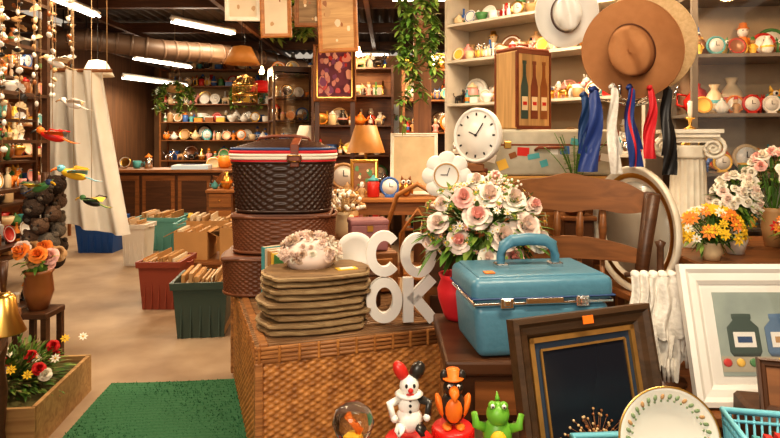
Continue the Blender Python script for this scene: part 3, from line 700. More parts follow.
b.make('brown_wicker_basket',(-.63,3.28,TZ),.10)
b=MB(); pts=basket_wall(b,.275,.19,0,.19,wickr,1.04); b.bbox((0,0,.197),(.52,.36,.026),wickr,.012,2); b.make('brown_wicker_basket',(-.575,3.29,TZ+.216),.05)
b=MB(); pf=basket_wall(b,.27,.185,0,.265,wickd,1.10,p=.018,q=.022,a=.007)
redc=mat('red_ribbon',(.60,.02,.03),.6,kind='plain'); crc=mat('cream_ribbon',(.85,.78,.66),.7,kind='plain')
for z_,m_,e in((.270,redc,.006),(.286,crc,.012),(.301,crc,.014),(.317,redc,.012),(.332,blued,.008)): b.tube(pf(z_,1,e-.004),.0095,m_,6,closed=True)
def lidf(u,v):
    th=2*pi*u; n=3.2; k=1-v
    x=math.copysign(abs(cos(th))**(2/n),cos(th))*.27*k; y=math.copysign(abs(sin(th))**(2/n),sin(th))*.185*k
    return V((x,y,.335+.05*(1-k**2.2)+.004*sin(v*60)*cos(u*160)))
b.grid(lidf,120,24,wickd,cu=True)
b.bbox((.075,-.195,.30),(.045,.012,.12),leather,.004,1); b.bbox((.075,-.208,.285),(.075,.01,.035),leather,.004,1); b.tube([(.045,-.216,.27),(.105,-.216,.27),(.105,-.216,.30),(.045,-.216,.30)],.004,brass,5,closed=True)
b.bbox((.075,-.1,.373),(.045,.19,.008),leather,.003,1,rot=(.22,0,0))
b.tube([(-.14,-.02,.37),(-.13,-.02,.39),(-.06,-.02,.40),(.06,-.02,.40),(.13,-.02,.39),(.14,-.02,.37)],.009,leather,8)
b.make('picnic_basket_with_red_trim',(-.575,3.27,TZ+.43),.05)
b=MB()
for i,(m_,t) in enumerate([(PAL[10],.03),(paper,.02),(card,.03),(PAL[7],.02),(PAL[5],.025)]):
    x=-.07+i*.033; b.box((x,0,.14),(t,.14,.28-.01*i),m_); b.box((x,.003,.14),(t*.8,.137,.282-.01*i),paper)
b.make('small_books',(-.53,2.95,TZ),-.9)
b=MB(); mv=mat('mauve_box',(.36,.15,.15),.6); b.bbox((0,0,.07),(.20,.14,.14),mv,.01,2); b.bbox((0,0,.15),(.21,.15,.03),mv,.01,2); b.box((0,-.078,.12),(.03,.01,.03),brass); b.make('jewelry_box',(-.12,3.25,TZ+.22),.2)
b=MB(); b.bbox((0,0,.108),(.28,.2,.216),wmid,.008,1); b.bbox((0,-.103,.11),(.22,.01,.15),worange,.006,1); b.ell((0,-.112,.13),.01,brass,8); b.make('wooden_jewelry_chest',(-.12,3.25,TZ),.3)
b=MB(); b.lathe([(.04,0),(.06,.06),(.045,.14),(.05,.16)],PAL[1],n=14)
for i in range(90):
    a=rng.uniform(0,6.3); e=rng.uniform(.2,1.4); d_=V((cos(a)*cos(e),sin(a)*cos(e),sin(e)))
    b.cyl((0,0,.15),tuple(V((0,0,.15))+d_*.14),.0015,straw,3); b.ell(tuple(V((0,0,.15))+d_*.14),.013,rng.choice([pinkl,creamf,card]),5)
b.make('dried_flower_vase',(-.29,3.62,TZ+.216))
b=MB(); b.bbox((0,0,.108),(.2,.16,.21),wmid,.01,1); b.bbox((0,-.083,.11),(.16,.01,.14),worange,.006,1); b.ell((0,-.092,.13),.01,brass,8); b.make('wooden_chest',(-.29,3.62,TZ),.3)
# ================================================================= FOREGROUND LOW TABLES
b=MB(); b.bbox((0,0,.40),(1.6,.80,.04),wdark,.006,1); b.box((0,0,.33),(1.5,.7,.1),wdark)
for sx in(-1,1):
    for sy in(-1,1): b.box((sx*.72,sy*.34,.19),(.06,.06,.38),wdark)
b.make('low_coffee_table',(.50,1.50,0))
b=MB(); b.bbox((0,0,.655),(.70,.55,.05),wdark,.01,2); b.box((0,0,.55),(.62,.48,.16),wdark); b.box((0,-.245,.55),(.5,.012,.11),wmid); b.ell((0,-.26,.55),.013,brass,8)
for sx in(-1,1):
    for sy in(-1,1): b.lathe([(.022,0),(.03,.05),(.02,.12),(.034,.3),(.03,.47)],wdark,(sx*.28,sy*.2,0),12)
b.make('dark_wood_stand',(.53,2.225,0))
b=MB()
b.bbox((0,0,.088),(.47,.30,.175),blue,.028,4,taper=.94)
b.bbox((0,0,.222),(.49,.315,.085),blue,.028,4)
b.bbox((0,0,.182),(.482,.31,.014),chrome,.004,1)
b.bbox((0,0,.262),(.44,.27,.016),blue,.007,2)
b.bbox((0,0,.200),(.494,.32,.006),blued,.002,1)
for x in(-.13,.13):
    b.bbox((x,-.158,.185),(.045,.012,.035),chrome,.003,1); b.bbox((x,-.165,.187),(.022,.01,.022),chrome,.003,1)
b.bbox((0,-.157,.190),(.13,.008,.022),chrome,.003,1)
hp=[(-.10,0,.265),(-.10,0,.31),(-.09,0,.345),(-.06,0,.362),(0,0,.367),(.06,0,.362),(.09,0,.345),(.10,0,.31),(.10,0,.265)]
b.tube(hp,[.014,.015,.016,.017,.017,.017,.016,.015,.014],blue,10,flat=1.3)
for s in(-1,1): b.bbox((s*.10,0,.275),(.045,.05,.02),chrome,.004,1)
b.bbox((-.17,-.09,.273),(.035,.03,.004),orange,.001,1)
b.make('blue_train_case',(.49,2.13,.682),.13)
fr=mat('dark_gilt_frame',(.085,.045,.022),.35,kind='wood',scale=20)
gold=mat('aged_gold',(.50,.27,.08),.4,.6,scale=30)
def inset(b,W,H,zc):
    b.box((0,-.008,zc),(W*.80,.004,H*.82),mat('navy_mat',(.012,.014,.022),.25,kind='plain'))
    for s in(-1,1): b.box((s*W*.40,-.012,zc),(.006,.006,H*.82),gold); b.box((0,-.012,zc+s*H*.41),(W*.80,.006,.006),gold)
    rg=random.Random(2)
    for i in range(60):
        a=rg.uniform(.2,2.9); r=rg.uniform(.03,.13); p0=V((0,-.014,zc-.10)); p1=p0+V((cos(a)*r,0,sin(a)*r*.7)); b.tube([p0,p1],.0009,wmid,4); b.ell(p1,.004,rg.choice([wlight,wmid,straw,PAL[2]]),6)
o=frame('dark_picture_frame',.47,.50,.055,.035,fr,(.575,1.62,.422),.37,.22,inner=gold,art=mat('slate_mat',(.03,.05,.085),.4,kind='plain'),artfn=inset,mw2=.014)
b=MB(); b.box((0,-.045,.478),(.035,.003,.022),orange); b.make('price_sticker',par=o)
def glassprint(b,W,H,zc):
    b.box((0,-.008,zc),(W*.84,.003,H*.84),mat('print_grey',(.36,.42,.38),.5,scale=8,col2=(.10,.15,.15)))
    b.box((0,-.0095,zc-.10),(W*.84,.002,.05),mat('print_table',(.45,.40,.30),.5,scale=8))
    for k,x in enumerate((-.13,.0,.13)):
        b.lathe([(.045,-.075),(.055,-.06),(.055,.02),(.03,.045),(.034,.05),(.034,.065),(0,.066)],[greend,mat('jar_blue',(.10,.18,.30),.4,kind='plain'),PAL[12]][k],(x,-.011,zc),20,fn=lambda p,a,r,z:V((p.x,p.y*.03,p.z)))
        b.box((x,-.0135,zc-.02),(.075,.001,.05),white); b.box((x,-.0145,zc-.02),(.05,.001,.02),[blued,PAL[12],blued][k])
    for j in range(9): b.ell((-.2+.045*j,-.012,zc-.095),(.016,.003,.014),[PAL[4],PAL[7],PAL[5]][j%3],8)
    b.box((0,-.02,zc),(W,.002,H),pane)
b=MB(); b.bbox((0,0,.48),(.95,.6,.04),wmid,.006,1)
for sx in(-1,1):
    for sy in(-1,1): b.box((sx*.42,sy*.25,.23),(.06,.06,.46),wmid)
b.make('low_wooden_table',(1.48,2.25,0))
frame('white_framed_print',.66,.47,.07,.03,white,(1.355,2.02,.502),.0,.30,art=white,artfn=glassprint)
frame('small_wooden_frame',.18,.15,.025,.018,wdarkz,(1.145,1.69,.62),-.3,.35,art=wmid)
b=MB(); b.bbox((0,0,.1),(.22,.2,.196),wdark,.01,1); b.box((0,-.1,.1),(.16,.01,.13),wmid); b.make('wooden_keepsake_box',(1.16,1.76,.422),-.2)
def pbasket(name,loc,w,d,h,m,rz=0):
    b=MB(); b.bbox((0,0,.006),(w*.86,d*.86,.012),m,.003,1)
    for z,k in((h,1.),(h*.9,.99),(.03,.88),(h*.45,.94)):
        b.tube([(-w/2*k,-d/2*k,z),(w/2*k,-d/2*k,z),(w/2*k,d/2*k,z),(-w/2*k,d/2*k,z)],.009 if z==h else .005,m,6,closed=True)
    n1=int(w/.018); n2=int(d/.018)
    for i in range(n1+1):
        t=-1+2*i/n1
        for s in(-1,1): b.tube([(t*w/2*.87,s*d/2*.87,.01),(t*w/2,s*d/2,h)],.0035,m,4)
    for i in range(n2+1):
        t=-1+2*i/n2
        for s in(-1,1): b.tube([(s*w/2*.87,t*d/2*.87,.01),(s*w/2,t*d/2,h)],.0035,m,4)
    return b.make(name,loc,rz)
o1=pbasket('light_blue_plastic_basket',(.645,1.40,.421),.36,.24,.235,lblue,.08)
o2=pbasket('light_blue_plastic_basket',(1.00,1.43,.421),.30,.26,.265,lblue,-.2)
b=MB()
for i in range(9): b.box((-.1+i*.025,0,.125),(.018,.15,.21+.012*(i%3)),rng.choice([PAL[0],PAL[12],PAL[4],paper,PAL[10]]),(0,.1,0))
b.make('booklets',par=o2)
b=MB(); M=Matrix.Rotation(pi/2,3,'X'); R_=.118; c=(0,0,R_)
china=mat('china',(.80,.77,.68),.15,kind='plain')
b.lathe([(0,0),(.06,0),(.072,.006),(.105,.014),(R_,.018),(R_,.014),(.074,0),(.06,-.006),(0,-.006)],china,c,48,M)
for i in range(34):
    a=2*pi*i/34
    b.ell((.094*cos(a),-.0125,R_+.094*sin(a)),(.0075,.0020,.0045),sage if i%3 else PAL[12],6,(0,-a+.5,0))
    b.ell((.084*cos(a+.05),-.0102,R_+.084*sin(a+.05)),(.003,.0015,.003),sage,5)
b.lathe([(.114,.0178),(.118,.0188),(.1185,.0175)],brass,c,48,M,cap=False)
b.make('floral_china_plate',(.655,1.40,.580),-.05,.18)
b=MB(); b.bbox((0,0,.069),(.24,.16,.136),card,.004,1); b.box((0,0,.139),(.24,.05,.003),paper); b.make('small_carton',(.66,1.42,.4385),.08)
def jar(name,loc,r,h,lidm,content):
    b=MB(); b.lathe([(r*.95,0),(r,.01),(r,h*.75),(r*.85,h*.8)],content,n=20); b.lathe([(r*1.05,h*.8),(r*1.08,h*.82),(r*1.08,h*.97),(r*1.0,h),(0,h)],lidm,n=24)
    for i in range(24):
        a=2*pi*i/24; b.box((r*1.085*cos(a),r*1.085*sin(a),h*.895),(.004,.004,h*.13),lidm,(0,0,a))
    b.make(name,loc)
jar('red_lidded_jar',(-.09,1.55,.4205),.06,.185,red,glass)
jar('red_lidded_jar',(.05,1.58,.4205),.058,.20,red,white)
jar('red_lidded_jar',(.172,1.64,.4205),.052,.20,red,PAL[0])
jar('orange_lidded_jar',(.276,1.54,.4205),.05,.18,orange,white)
b=MB(); b.lathe([(.042,0),(.044,.012),(.03,.02)],red,n=20); b.lathe([(.025,.018),(.045,.035),(.055,.065),(.045,.095),(.02,.112),(0,.114)],glass,n=24)
b.tube([(0,0,.02),(.012,0,.05),(-.012,0,.08)],.009,orange,6); b.ell((0,0,.035),(.02,.02,.012),yellow,8); b.make('glass_globe_ornament',(-.095,1.55,.6065))
b=MB()
b.ell((0,0,.045),(.037,.032,.035),PAL[0],14); b.ell((0,0,.085),(.030,.026,.032),PAL[0],14)
b.ell((0,-.004,.135),(.026,.026,.028),PAL[0],14)
b.lathe([(.03,0),(.038,.006),(.03,.012)],white,(0,0,.106),16)
b.ell((.022,0,.172),(.020,.018,.026),PAL[8],10,(0,.5,0)); b.ell((-.022,0,.172),(.018,.018,.030),PAL[4],10,(0,-.5,0))
for s in(-1,1):
    b.tube([(s*.02,0,.1),(s*.052,-.01,.09),(s*.045,-.03,.065)],[.012,.011,.009],PAL[8] if s>0 else PAL[0],8); b.ell((s*.042,-.033,.062),.010,PAL[0],8)
    b.tube([(s*.018,0,.035),(s*.03,-.035,.03),(s*.032,-.04,.008)],[.015,.013,.010],PAL[0] if s<0 else PAL[8],8); b.ell((s*.033,-.05,.009),(.013,.022,.010),PAL[4],8)
    b.ell((s*.010,-.027,.142),(.004,.003,.006),black,6)
b.ell((0,-.032,.132),.007,red,8); b.ell((0,-.026,.120),(.011,.004,.004),PAL[4],8)
for z in(.075,.09,.105): b.ell((0,-.026,z),.004,black,6)
b.make('clown_figurine',(.05,1.58,.6205),.1)
b=MB()
b.ell((0,0,.05),(.036,.032,.045),PAL[8],14); b.ell((0,-.003,.105),(.028,.027,.026),PAL[8],14); b.ell((0,-.024,.05),(.024,.014,.034),orange,12)
b.tube([(0,-.02,.105),(0,-.045,.10),(0,-.055,.085)],[.015,.013,.003],orange,8)
for s in(-1,1): b.ell((s*.035,0,.055),(.011,.022,.035),orange,10,(0,s*.3,0)); b.ell((s*.012,-.022,.115),.006,white,6); b.ell((s*.012,-.027,.115),.003,black,5); b.ell((s*.018,-.018,.005),(.014,.024,.006),orange,8); b.ell((s*.024,.0,.135),(.012,.008,.018),PAL[8],8)
b.lathe([(.030,0),(.030,.004),(.016,.005),(.018,.026),(0,.028)],orange,(0,0,.128),16)
b.make('toucan_figurine',(.172,1.64,.6205),0)
b=MB()
gc=mat('toy_green',(.16,.42,.04),.4,kind='plain')
b.ell((0,0,.045),(.038,.034,.045),gc,14); b.ell((0,-.008,.10),(.03,.03,.03),gc,14)
for s in(-1,1):
    b.tube([(s*.03,0,.06),(s*.055,-.005,.07),(s*.06,-.005,.10)],[.013,.012,.008],gc,8); b.ell((s*.014,-.018,.125),.012,gc,8); b.ell((s*.014,-.027,.127),.006,white,6); b.ell((s*.014,-.032,.127),.003,black,5)
    b.ell((s*.022,-.03,.008),(.016,.024,.008),yellow,8)
b.ell((0,-.03,.04),(.022,.012,.028),yellow,10)
for i in range(5): b.tube([(0,.01+.008*i,.128-.022*i),(0,.025+.008*i,.145-.022*i)],[.008,.001],gc,5)
b.make('green_dragon_figurine',(.276,1.54,.6005),-.1)
b=MB(); figurine(b,(0,0,0),.165,PAL[4],PAL[1],PAL[7]); figurine(b,(.09,.01,0),.17,PAL[7],PAL[1],PAL[4]); figurine(b,(.18,.0,0),.18,orange,PAL[0],PAL[5]); b.make('elf_figurines',(.16,1.38,.4205))
# ================================================================= FLOWER ARRANGEMENT
b=MB(); rg=random.Random(5)
b.lathe([(.05,0),(.06,.02),(.08,.08),(.085,.12),(.07,.16),(.08,.18),(.065,.18),(.055,.14)],redc,(-.10,0,0),20)
FZ=.37
foliage(b,(0,0,FZ-.02),(.25,.13,.17),600,[green,green2,green],.08,.028,.2,rg)
for i in range(22):
    a=rg.uniform(-1,1); b.tube([(-.10,0,.14),(a*.12,rg.uniform(-.04,.04),.24),(a*.22,rg.uniform(-.08,.08),FZ-.03)],.003,green,4)
pos=[(-.19,-.09,FZ+.03,.040),(-.11,-.11,FZ-.04,.045),(-.04,-.12,FZ+.06,.052),(.06,-.12,FZ-.02,.055),(.15,-.11,FZ+.02,.055),(.21,-.07,FZ-.04,.048),(-.09,-.10,FZ+.13,.04),(.01,-.09,FZ+.14,.05),(.11,-.07,FZ+.12,.05),(-.21,-.03,FZ-.05,.036),(.0,-.13,FZ-.10,.035),(-.03,-.02,FZ+.19,.034),(.10,-.12,FZ-.10,.042),(.20,-.03,FZ+.09,.035),(-.17,-.05,FZ+.10,.03),(.05,.0,FZ+.20,.03)]
for (x,y,z,r) in pos: rose(b,(x,y,z),r*1.12,rg.choice([pinkl,pinkf,pinkl,creamf,pinkl]),rg.choice([pinkf,pinkl]),(x*1.5,-1,.5+(z-FZ)),rg)
for i in range(150):
    a=rg.uniform(-2.9,-.2); e=rg.uniform(-.5,1.3); d_=V((cos(a)*cos(e)*.26,sin(a)*cos(e)*.13,sin(e)*.19)); daisy(b,V((0,0,FZ+.0))+d_,rg.uniform(.012,.022),rg.choice([creamf,creamf,pinkf,pinkl,green2]),yellow,d_)
for i in range(26):
    a=rg.uniform(.3,2.8); L=rg.uniform(.16,.24); p=V((cos(a)*L,-.03+rg.uniform(-.05,.05),FZ+sin(a)*L*.9)); b.tube([(0,0,FZ),p],.0015,green,3)
    for k in range(4): b.ell(p+V((rg.uniform(-.015,.015),rg.uniform(-.01,.01),rg.uniform(-.02,.015))),.006,rg.choice([pinkl,creamf,green2]),5)
b.make('rose_flower_arrangement',(.375,2.42,.682),0)
# ================================================================= CHAIR
b=MB()
b.bbox((0,.24,.50),(.56,.5,.05),wmid,.02,3)
for sx in(-1,1):
    b.lathe([(.02,0),(.026,.08),(.018,.15),(.03,.3),(.022,.48)],wdark,(sx*.23,.45,0),12)
    b.tube([(sx*.27,.05,0),(sx*.27,.02,.45),(sx*.30,-.02,.8),(sx*.335,-.07,1.17)],[.024,.027,.028,.034],wdark,10,flat=1.2)
def rail(u,v,side):
    x=(-.345+.69*u); k=1-abs(2*u-1)**2.2
    zc=1.12+.045*k; hw=.035+.045*k-.014*cos(6*pi*u)*.5
    y=-.06+.07*(k)
    return V((x,y+side*.012,zc+(v-.5)*2*hw))
b.grid(lambda u,v:rail(u,v,-1),30,4,wmid); b.grid(lambda u,v:rail(1-u,v,1),30,4,wmid)
b.grid(lambda u,v:rail(u,1,-1+2*v),30,1,wmid); b.grid(lambda u,v:rail(1-u,0,-1+2*v),30,1,wmid)
def slat(u,v,side):
    x=(-.30+.60*u); k=1-abs(2*u-1)**2; return V((x,-.03+.05*k+side*.01,.89+.03*k+(v-.5)*2*(.03+.02*k)))
b.grid(lambda u,v:slat(u,v,-1),24,3,wmid); b.grid(lambda u,v:slat(1-u,v,1),24,3,wmid); b.grid(lambda u,v:slat(u,1,-1+2*v),24,1,wmid); b.grid(lambda u,v:slat(1-u,0,-1+2*v),24,1,wmid)
for i in range(4):
    x=-.15+.1*i; b.tube([(x,.03,.92),(x,.02,1.0),(x,.01,1.1)],[.011,.018,.011],wmid,8)
for i in range(4):
    x=-.15+.1*i; b.tube([(x,.03,.5),(x,.03,.88)],.011,wmid,8)
b.make('wooden_chair',(.80,2.68,0),-.12)
b=MB()
b.lathe([(.09,0),(.09,.015),(.02,.03),(.012,.1),(.012,.34),(.02,.36),(.012,.38),(.012,.50),(.02,.52),(0,.53)],wdark,n=14)
b.tube([(-.13,0,.40),(.13,0,.40)],.009,wdark,8); st=b.make('wooden_towel_stand',(1.00,2.22,.502))
b=MB(); rg=random.Random(6)
def drape(ox,w,L,ph,yy):
    def fn(u,v):
        x=ox+(u-.5)*w*(1+.35*v)+.006*sin(9*v+ph); fold=.020*sin(u*2*pi*3.2+ph+.6*v)*(.4+.6*v)
        zz=-L*v*(1+.10*sin(u*2*pi*1.5+ph)) - .02*v*abs(sin(u*pi*6))
        return V((x,yy+fold-.01,zz))
    b.grid(fn,40,24,lace)
drape(-.075,.10,.30,0,-.030); drape(.0,.11,.33,1.3,-.036); drape(.075,.10,.27,2.2,-.030); drape(.02,.16,.2,4,-.052)
for i in range(7): b.ell((-.1+.033*i,-.018,-.0),(.018,.026,.018),lace,8)
for k,(x0,L) in enumerate(((-.09,.30),(-.01,.33),(.07,.28))):
    for j in range(4): b.tube([(x0+.015*j,-.046,-L*.9),(x0+.015*j+.004,-.05,-L-.05-.01*(j%2))],[.008,.005],lace,6)
for v in range(0): pass
o=b.make('white_lace_gloves',par=None,loc=(1.00,2.22,.905)); 
b=MB(); b.lathe([(.0,.0),(.02,.0),(.024,.02),(.02,.1),(.026,.16),(.014,.22),(.02,.26),(0,.28)],wmid,n=12); b.tube([(0,0,.28),(0,0,.34)],.004,brass,6)
b.make('wooden_pepper_mill',(1.24,2.42,.502))
# ================================================================= DRESSER + ITEMS
b=MB(); b.bbox((0,0,1.06),(.88,.44,.04),wmid,.01,2); b.box((0,0,.55),(.84,.40,.96),wmid)
for i in range(3):
    b.bbox((0,-.203,.25+.3*i),(.76,.02,.26),worange,.006,1)
    for s in(-1,1): b.ell((s*.22,-.22,.25+.3*i),.016,brass,8)
for sx in(-1,1):
    for sy in(-1,1): b.lathe([(.02,0),(.035,.04),(.03,.09)],wdark,(sx*.38,sy*.17,0),10)
b.make('wooden_dresser',(.94,3.68,0))
b=MB(); ws=mat('wooden_case_yellow',(.55,.29,.08),.5,kind='wood',scale=14); b.bbox((0,0,.055),(.72,.36,.11),ws,.008,1); b.box((0,-.182,.06),(.72,.004,.006),wdark)
for s in(-.2,.2): b.box((s,-.185,.06),(.03,.01,.03),brass)
b.make('flat_wooden_case',(.90,3.64,1.081))
b=MB(); sc=mat('pale_suitcase',(.50,.46,.36),.55,scale=14,col2=(.30,.26,.19))
b.bbox((0,0,.135),(.80,.34,.27),sc,.02,3); b.bbox((0,-.0,.18),(.805,.345,.012),leather,.003,1)
for x in(-.38,.38):
    for z in(.025,.245): b.bbox((x,-.155,z),(.05,.05,.04),leather,.008,2)
b.tube([(-.08,-.175,.15),(-.07,-.205,.165),(.07,-.205,.165),(.08,-.175,.15)],.009,leather,8)
rg=random.Random(7)
for i in range(12):
    x=-.33+i*.06; b.box((x,-.1715-.0008*(i%3),.05+.16*rg.random()),(rg.uniform(.04,.07),.002,rg.uniform(.03,.06)),rg.choice([PAL[4],PAL[0],PAL[10],PAL[7],paper,PAL[3],PAL[2],PAL[12]]),(0,rg.uniform(-.4,.4),0))
for s in(-.24,.24): b.bbox((s,-.175,.18),(.04,.01,.04),brass,.003,1)
b.make('vintage_suitcase_with_stickers',(.92,3.64,1.192))
b=MB(); tan=mat('wine_box_tan',(.56,.33,.13),.6,kind='wood',axis='z',scale=10)
b.bbox((0,0,.23),(.27,.19,.46),tan,.012,2); b.bbox((0,0,.467),(.27,.19,.03),leather,.014,3)
for x in(-.13,.13): b.box((x,-.097,.23),(.012,.005,.44),leather)
b.box((0,-.097,.01),(.27,.005,.02),leather); b.box((0,-.097,.45),(.27,.005,.02),leather)
for y in(-.09,.09): b.box((-.137,y,.23),(.005,.012,.44),leather)
for k,x in enumerate((-.078,0,.078)):
    m_=[greend,leather,PAL[2]][k]
    prof=[(.028,.06),(.028,.25),(.012,.31),(.011,.38),(.015,.38),(.015,.40)]
    pts=[(x+r,-.0985,z) for r,z in prof]+[(x-r,-.0985,z) for r,z in prof[::-1]]
    b.poly(pts,m_,.002); b.box((x,-.0995,.15),(.045,.002,.08),PAL[1]); b.box((x,-.101,.15),(.03,.001,.02),PAL[4])
b.tube([(-.04,0,.48),(-.04,0,.51),(.04,0,.51),(.04,0,.48)],.008,leather,6)
b.make('wine_bottle_carrier_box',(.80,3.62,1.464),.55)
round_clock('round_wall_clock',(.475,3.26,1.275),.15,-.75,.05)
b=MB(); b.bbox((0,0,.6),(.16,.16,1.2),wdark,.01,1); b.box((0,-.082,.8),(.12,.01,.5),wmid); b.bbox((.02,0,1.21),(.22,.19,.03),wmid,.006,1); b.bbox((.05,0,1.25),(.14,.14,.045),wmid,.006,1); b.make('clock_pedestal',(.39,3.31,0),0)
b=MB(); M=Matrix.Rotation(pi/2,3,'X')
for i in range(8):
    a=2*pi*i/8; b.lathe([(0,-.01),(.046,-.01),(.05,0),(.046,.01),(0,.012)],white,(.08*cos(a),0,.13+.08*sin(a)),16,M)
b.lathe([(0,.012),(.062,.012),(.067,.018),(.072,.012),(.072,-.01),(0,-.01)],white,(0,-.004,.13),24,M)
b.lathe([(.058,.0145),(.064,.0185),(.068,.016)],wlight,(0,-.004,.13),24,M,cap=False)
b.box((.01,-.02,.15),(.004,.002,.045),black,(0,.3,0)); b.box((-.012,-.02,.135),(.035,.002,.004),black)
b.make('daisy_shaped_clock',(.29,3.08,1.085),-.2,.1)
b=MB(); b.bbox((0,0,.54),(.3,.2,1.07),wmid,.01,1)
for i in range(3): b.bbox((0,-.105,.2+.3*i),(.24,.015,.25),wdark,.004,1)
b.make('narrow_drawer_cabinet',(.33,3.09,0),-.1)
b=MB(); b.lathe([(.05,0),(.075,.1),(.085,.11),(.08,.12)],PAL[2],n=16); b.cyl((0,0,.1),(0,0,.13),.07,green)
rg=random.Random(3)
for i in range(22):
    a=rg.uniform(0,6.28); L=rg.uniform(.22,.38); lean=rg.uniform(.1,.45); P=[]
    for t in range(9):
        q=t/8; P.append(V((cos(a)*L*q*lean*(1+.6*q),sin(a)*L*q*lean*(1+.6*q)*.6,.12+L*(q-.35*q*q*lean*1.4))))
    b.tube(P,.002,green,4)
    for t in range(1,9):
        for s in(-1,1):
            d_=V((-sin(a)*s,cos(a)*s,.25)); leaf(b,P[t],d_,.045*(1-t/10),.012,rg.choice([green,green2,green2]))
b.make('potted_fern',(1.00,3.24,1.0))
b=MB(); b.bbox((0,0,.5),(.16,.16,.99),wdark,.01,1); b.bbox((0,0,.985),(.18,.2,.025),wmid,.006,1); b.make('plant_pedestal',(1.00,3.25,0),0)
b=MB(); M=Matrix.Rotation(pi/2,3,'X'); R_=.31
b.lathe([(0,0),(.235,0),(.245,.012),(.29,.016),(.305,.03),(R_,.02),(R_,0),(.24,-.014),(0,-.014)],ivory,(0,0,R_),48,M)
b.lathe([(0,.003),(.232,.003),(.232,.001)],mat('tray_centre',(.42,.38,.32),.22,scale=4,col2=(.25,.22,.18)),(0,0,R_),40,M)
b.lathe([(.252,.0150),(.262,.0175),(.275,.0165)],brass,(0,0,R_),48,M,cap=False)
b.make('round_serving_tray',(1.215,2.97,.652),-1.28,0)
b=MB(); b.bbox((0,0,.63),(.12,.60,.04),wmid,.006,1)
for sy in(-1,1): b.box((0,sy*.26,.31),(.10,.04,.61),wdark)
b.box((0,0,.2),(.05,.5,.04),wdark); b.make('narrow_plant_stand',(1.215,2.97,0),.24)
def hat(name,loc,face,rb,rc,hc,m,band,roll=0,curl=.02,pinch=.03,brimdrop=0.):
    b=MB()
    def fn(u,v):
        a=2*pi*u
        if v<.5:
            t=v/.5
            if t<.74: r=rc*.86*(t/.74); z=hc-.1*hc*(t/.74)**4
            else: q=(t-.74)/.26; r=rc*(.86+.14*q**.5); z=hc*.9*(1-q)
            x=r*cos(a)*.86; y=r*sin(a)*1.08
            z-=pinch*math.exp(-(x/(rc*.28))**2)*(1 if t<.74 else (1-(t-.74)/.26))*(.8+.2*cos(a))
            z-=pinch*.8*math.exp(-((abs(x)-rc*.55)/(rc*.22))**2)*math.exp(-((y+rc*.75)/(rc*.4))**2)*(z/hc)
        else:
            q=(v-.5)/.5; r=rc+(rb-rc)*q; x=r*cos(a)*(.86+.1*q); y=r*sin(a)*(1.08-.06*q)
            z=curl*q*q*(1.2*cos(2*a)+.3)-brimdrop*q
        return V((x,y,z))
    b.grid(fn,64,40,m,cu=True)
    b.grid(lambda u,v:fn(u,v)-V((0,0,.004)),64,40,m,cu=True)
    b.tube([fn(i/64,1) -V((0,0,.002)) for i in range(64)],.0035,m,5,closed=True)
    b.grid(lambda u,v:V((cos(2*pi*u)*((rc*(1-.03*v))*.862+.003),sin(2*pi*u)*((rc*(1-.03*v))*1.082+.003),.002+.034*v)),64,2,band,cu=True)
    q=V(face).normalized().to_track_quat('Z','Y')
    o=b.make(name,loc); o.rotation_euler=(q.to_matrix()@Matrix.Rotation(roll,3,'Z')).to_euler(); return o
HB=V((1.17,2.90,1.835))
hat('brown_felt_hat',HB,(-.55,-1,-.25),.236,.118,.14,hatb,hatband,.0+pi+.3,.032,.038)
hat('straw_sun_hat',HB+V((.12,.15,.055)),(-.35,-1,-.1),.25,.09,.08,straw,creamf,.3,.03,.005)
hat('white_panama_hat',(.915,3.13,2.055),(-.1,-1,-.15),.165,.085,.11,PAL[0],hatband,.2,.03)
b=MB(); b.cyl((0,0,0),(0,0,2.1),.014,chrome,10); b.lathe([(.05,0),(.05,.015),(.03,.03),(.014,.06)],chrome,n=20)
for (dx,dy,z) in((-.16,-.33,1.88),(-.06,-.22,1.92),(-.40,-.17,2.08),(-.36,-.38,1.63),(.06,-.40,1.63),(-.08,-.42,1.63),(-.22,-.40,1.64),(.1,-.12,2.0)):
    b.tube([(0,0,z-.04),(dx*.5,dy*.5,z-.03),(dx*.95,dy*.95,z-.02),(dx,dy,z+.02)],.007,chrome,8); b.ell((dx,dy,z+.025),.012,chrome,8)
b.make('metal_hat_stand',(1.345,3.34,0))
bsat=mat('blue_satin',(.02,.05,.22),.5,kind='plain')
def strip(name,x,y,ztop,L,w0,w1,m,ph,stripe=None,sx=.0):
    # soft fabric strip folded over a peg: two layers hanging down with ripples
    b=MB()
    for k,(LL,dy,dx) in enumerate(((L,-.022,0),(L*.78,.012,.012))):
        def fn(u,v,LL=LL,dy=dy,dx=dx):
            w=w0+(w1-w0)*v; xx=dx+(u-.5)*w+.018*sin(v*5+ph)*v+sx*v*v; yy=dy+.012*sin(u*6.3+v*7+ph)*(.3+v)+.012*cos(v*9+ph)
            return V((xx,yy,-LL*v-.010*(2*u-1)**2*(1-v)))
        b.grid(fn,10,26,m)
        if stripe:
            b.grid(lambda u,v:fn(.40+.2*u,v)+V((0,-.003,0)),3,26,stripe)
    b.tube([(-w0*.45,-.022,0),(0,-.005,.012),(w0*.45,.012,0)],.012,m,8)
    b.make(name,(x,y,ztop))
strip('navy_scarf',1.00,2.95,1.645,.40,.05,.10,bsat,0.3,None,-.02)
strip('denim_strap',.965,2.99,1.62,.30,.04,.05,blued,1.7)
strip('white_lace_scarf',1.085,2.93,1.655,.42,.035,.06,lace,2.5)
strip('striped_necktie',1.16,2.91,1.65,.38,.03,.07,bsat,3.1,redc,.01)
strip('red_necktie',1.265,2.92,1.65,.34,.03,.06,redc,.9)
strip('black_scarf',1.345,2.93,1.65,.42,.04,.075,black,4.0)
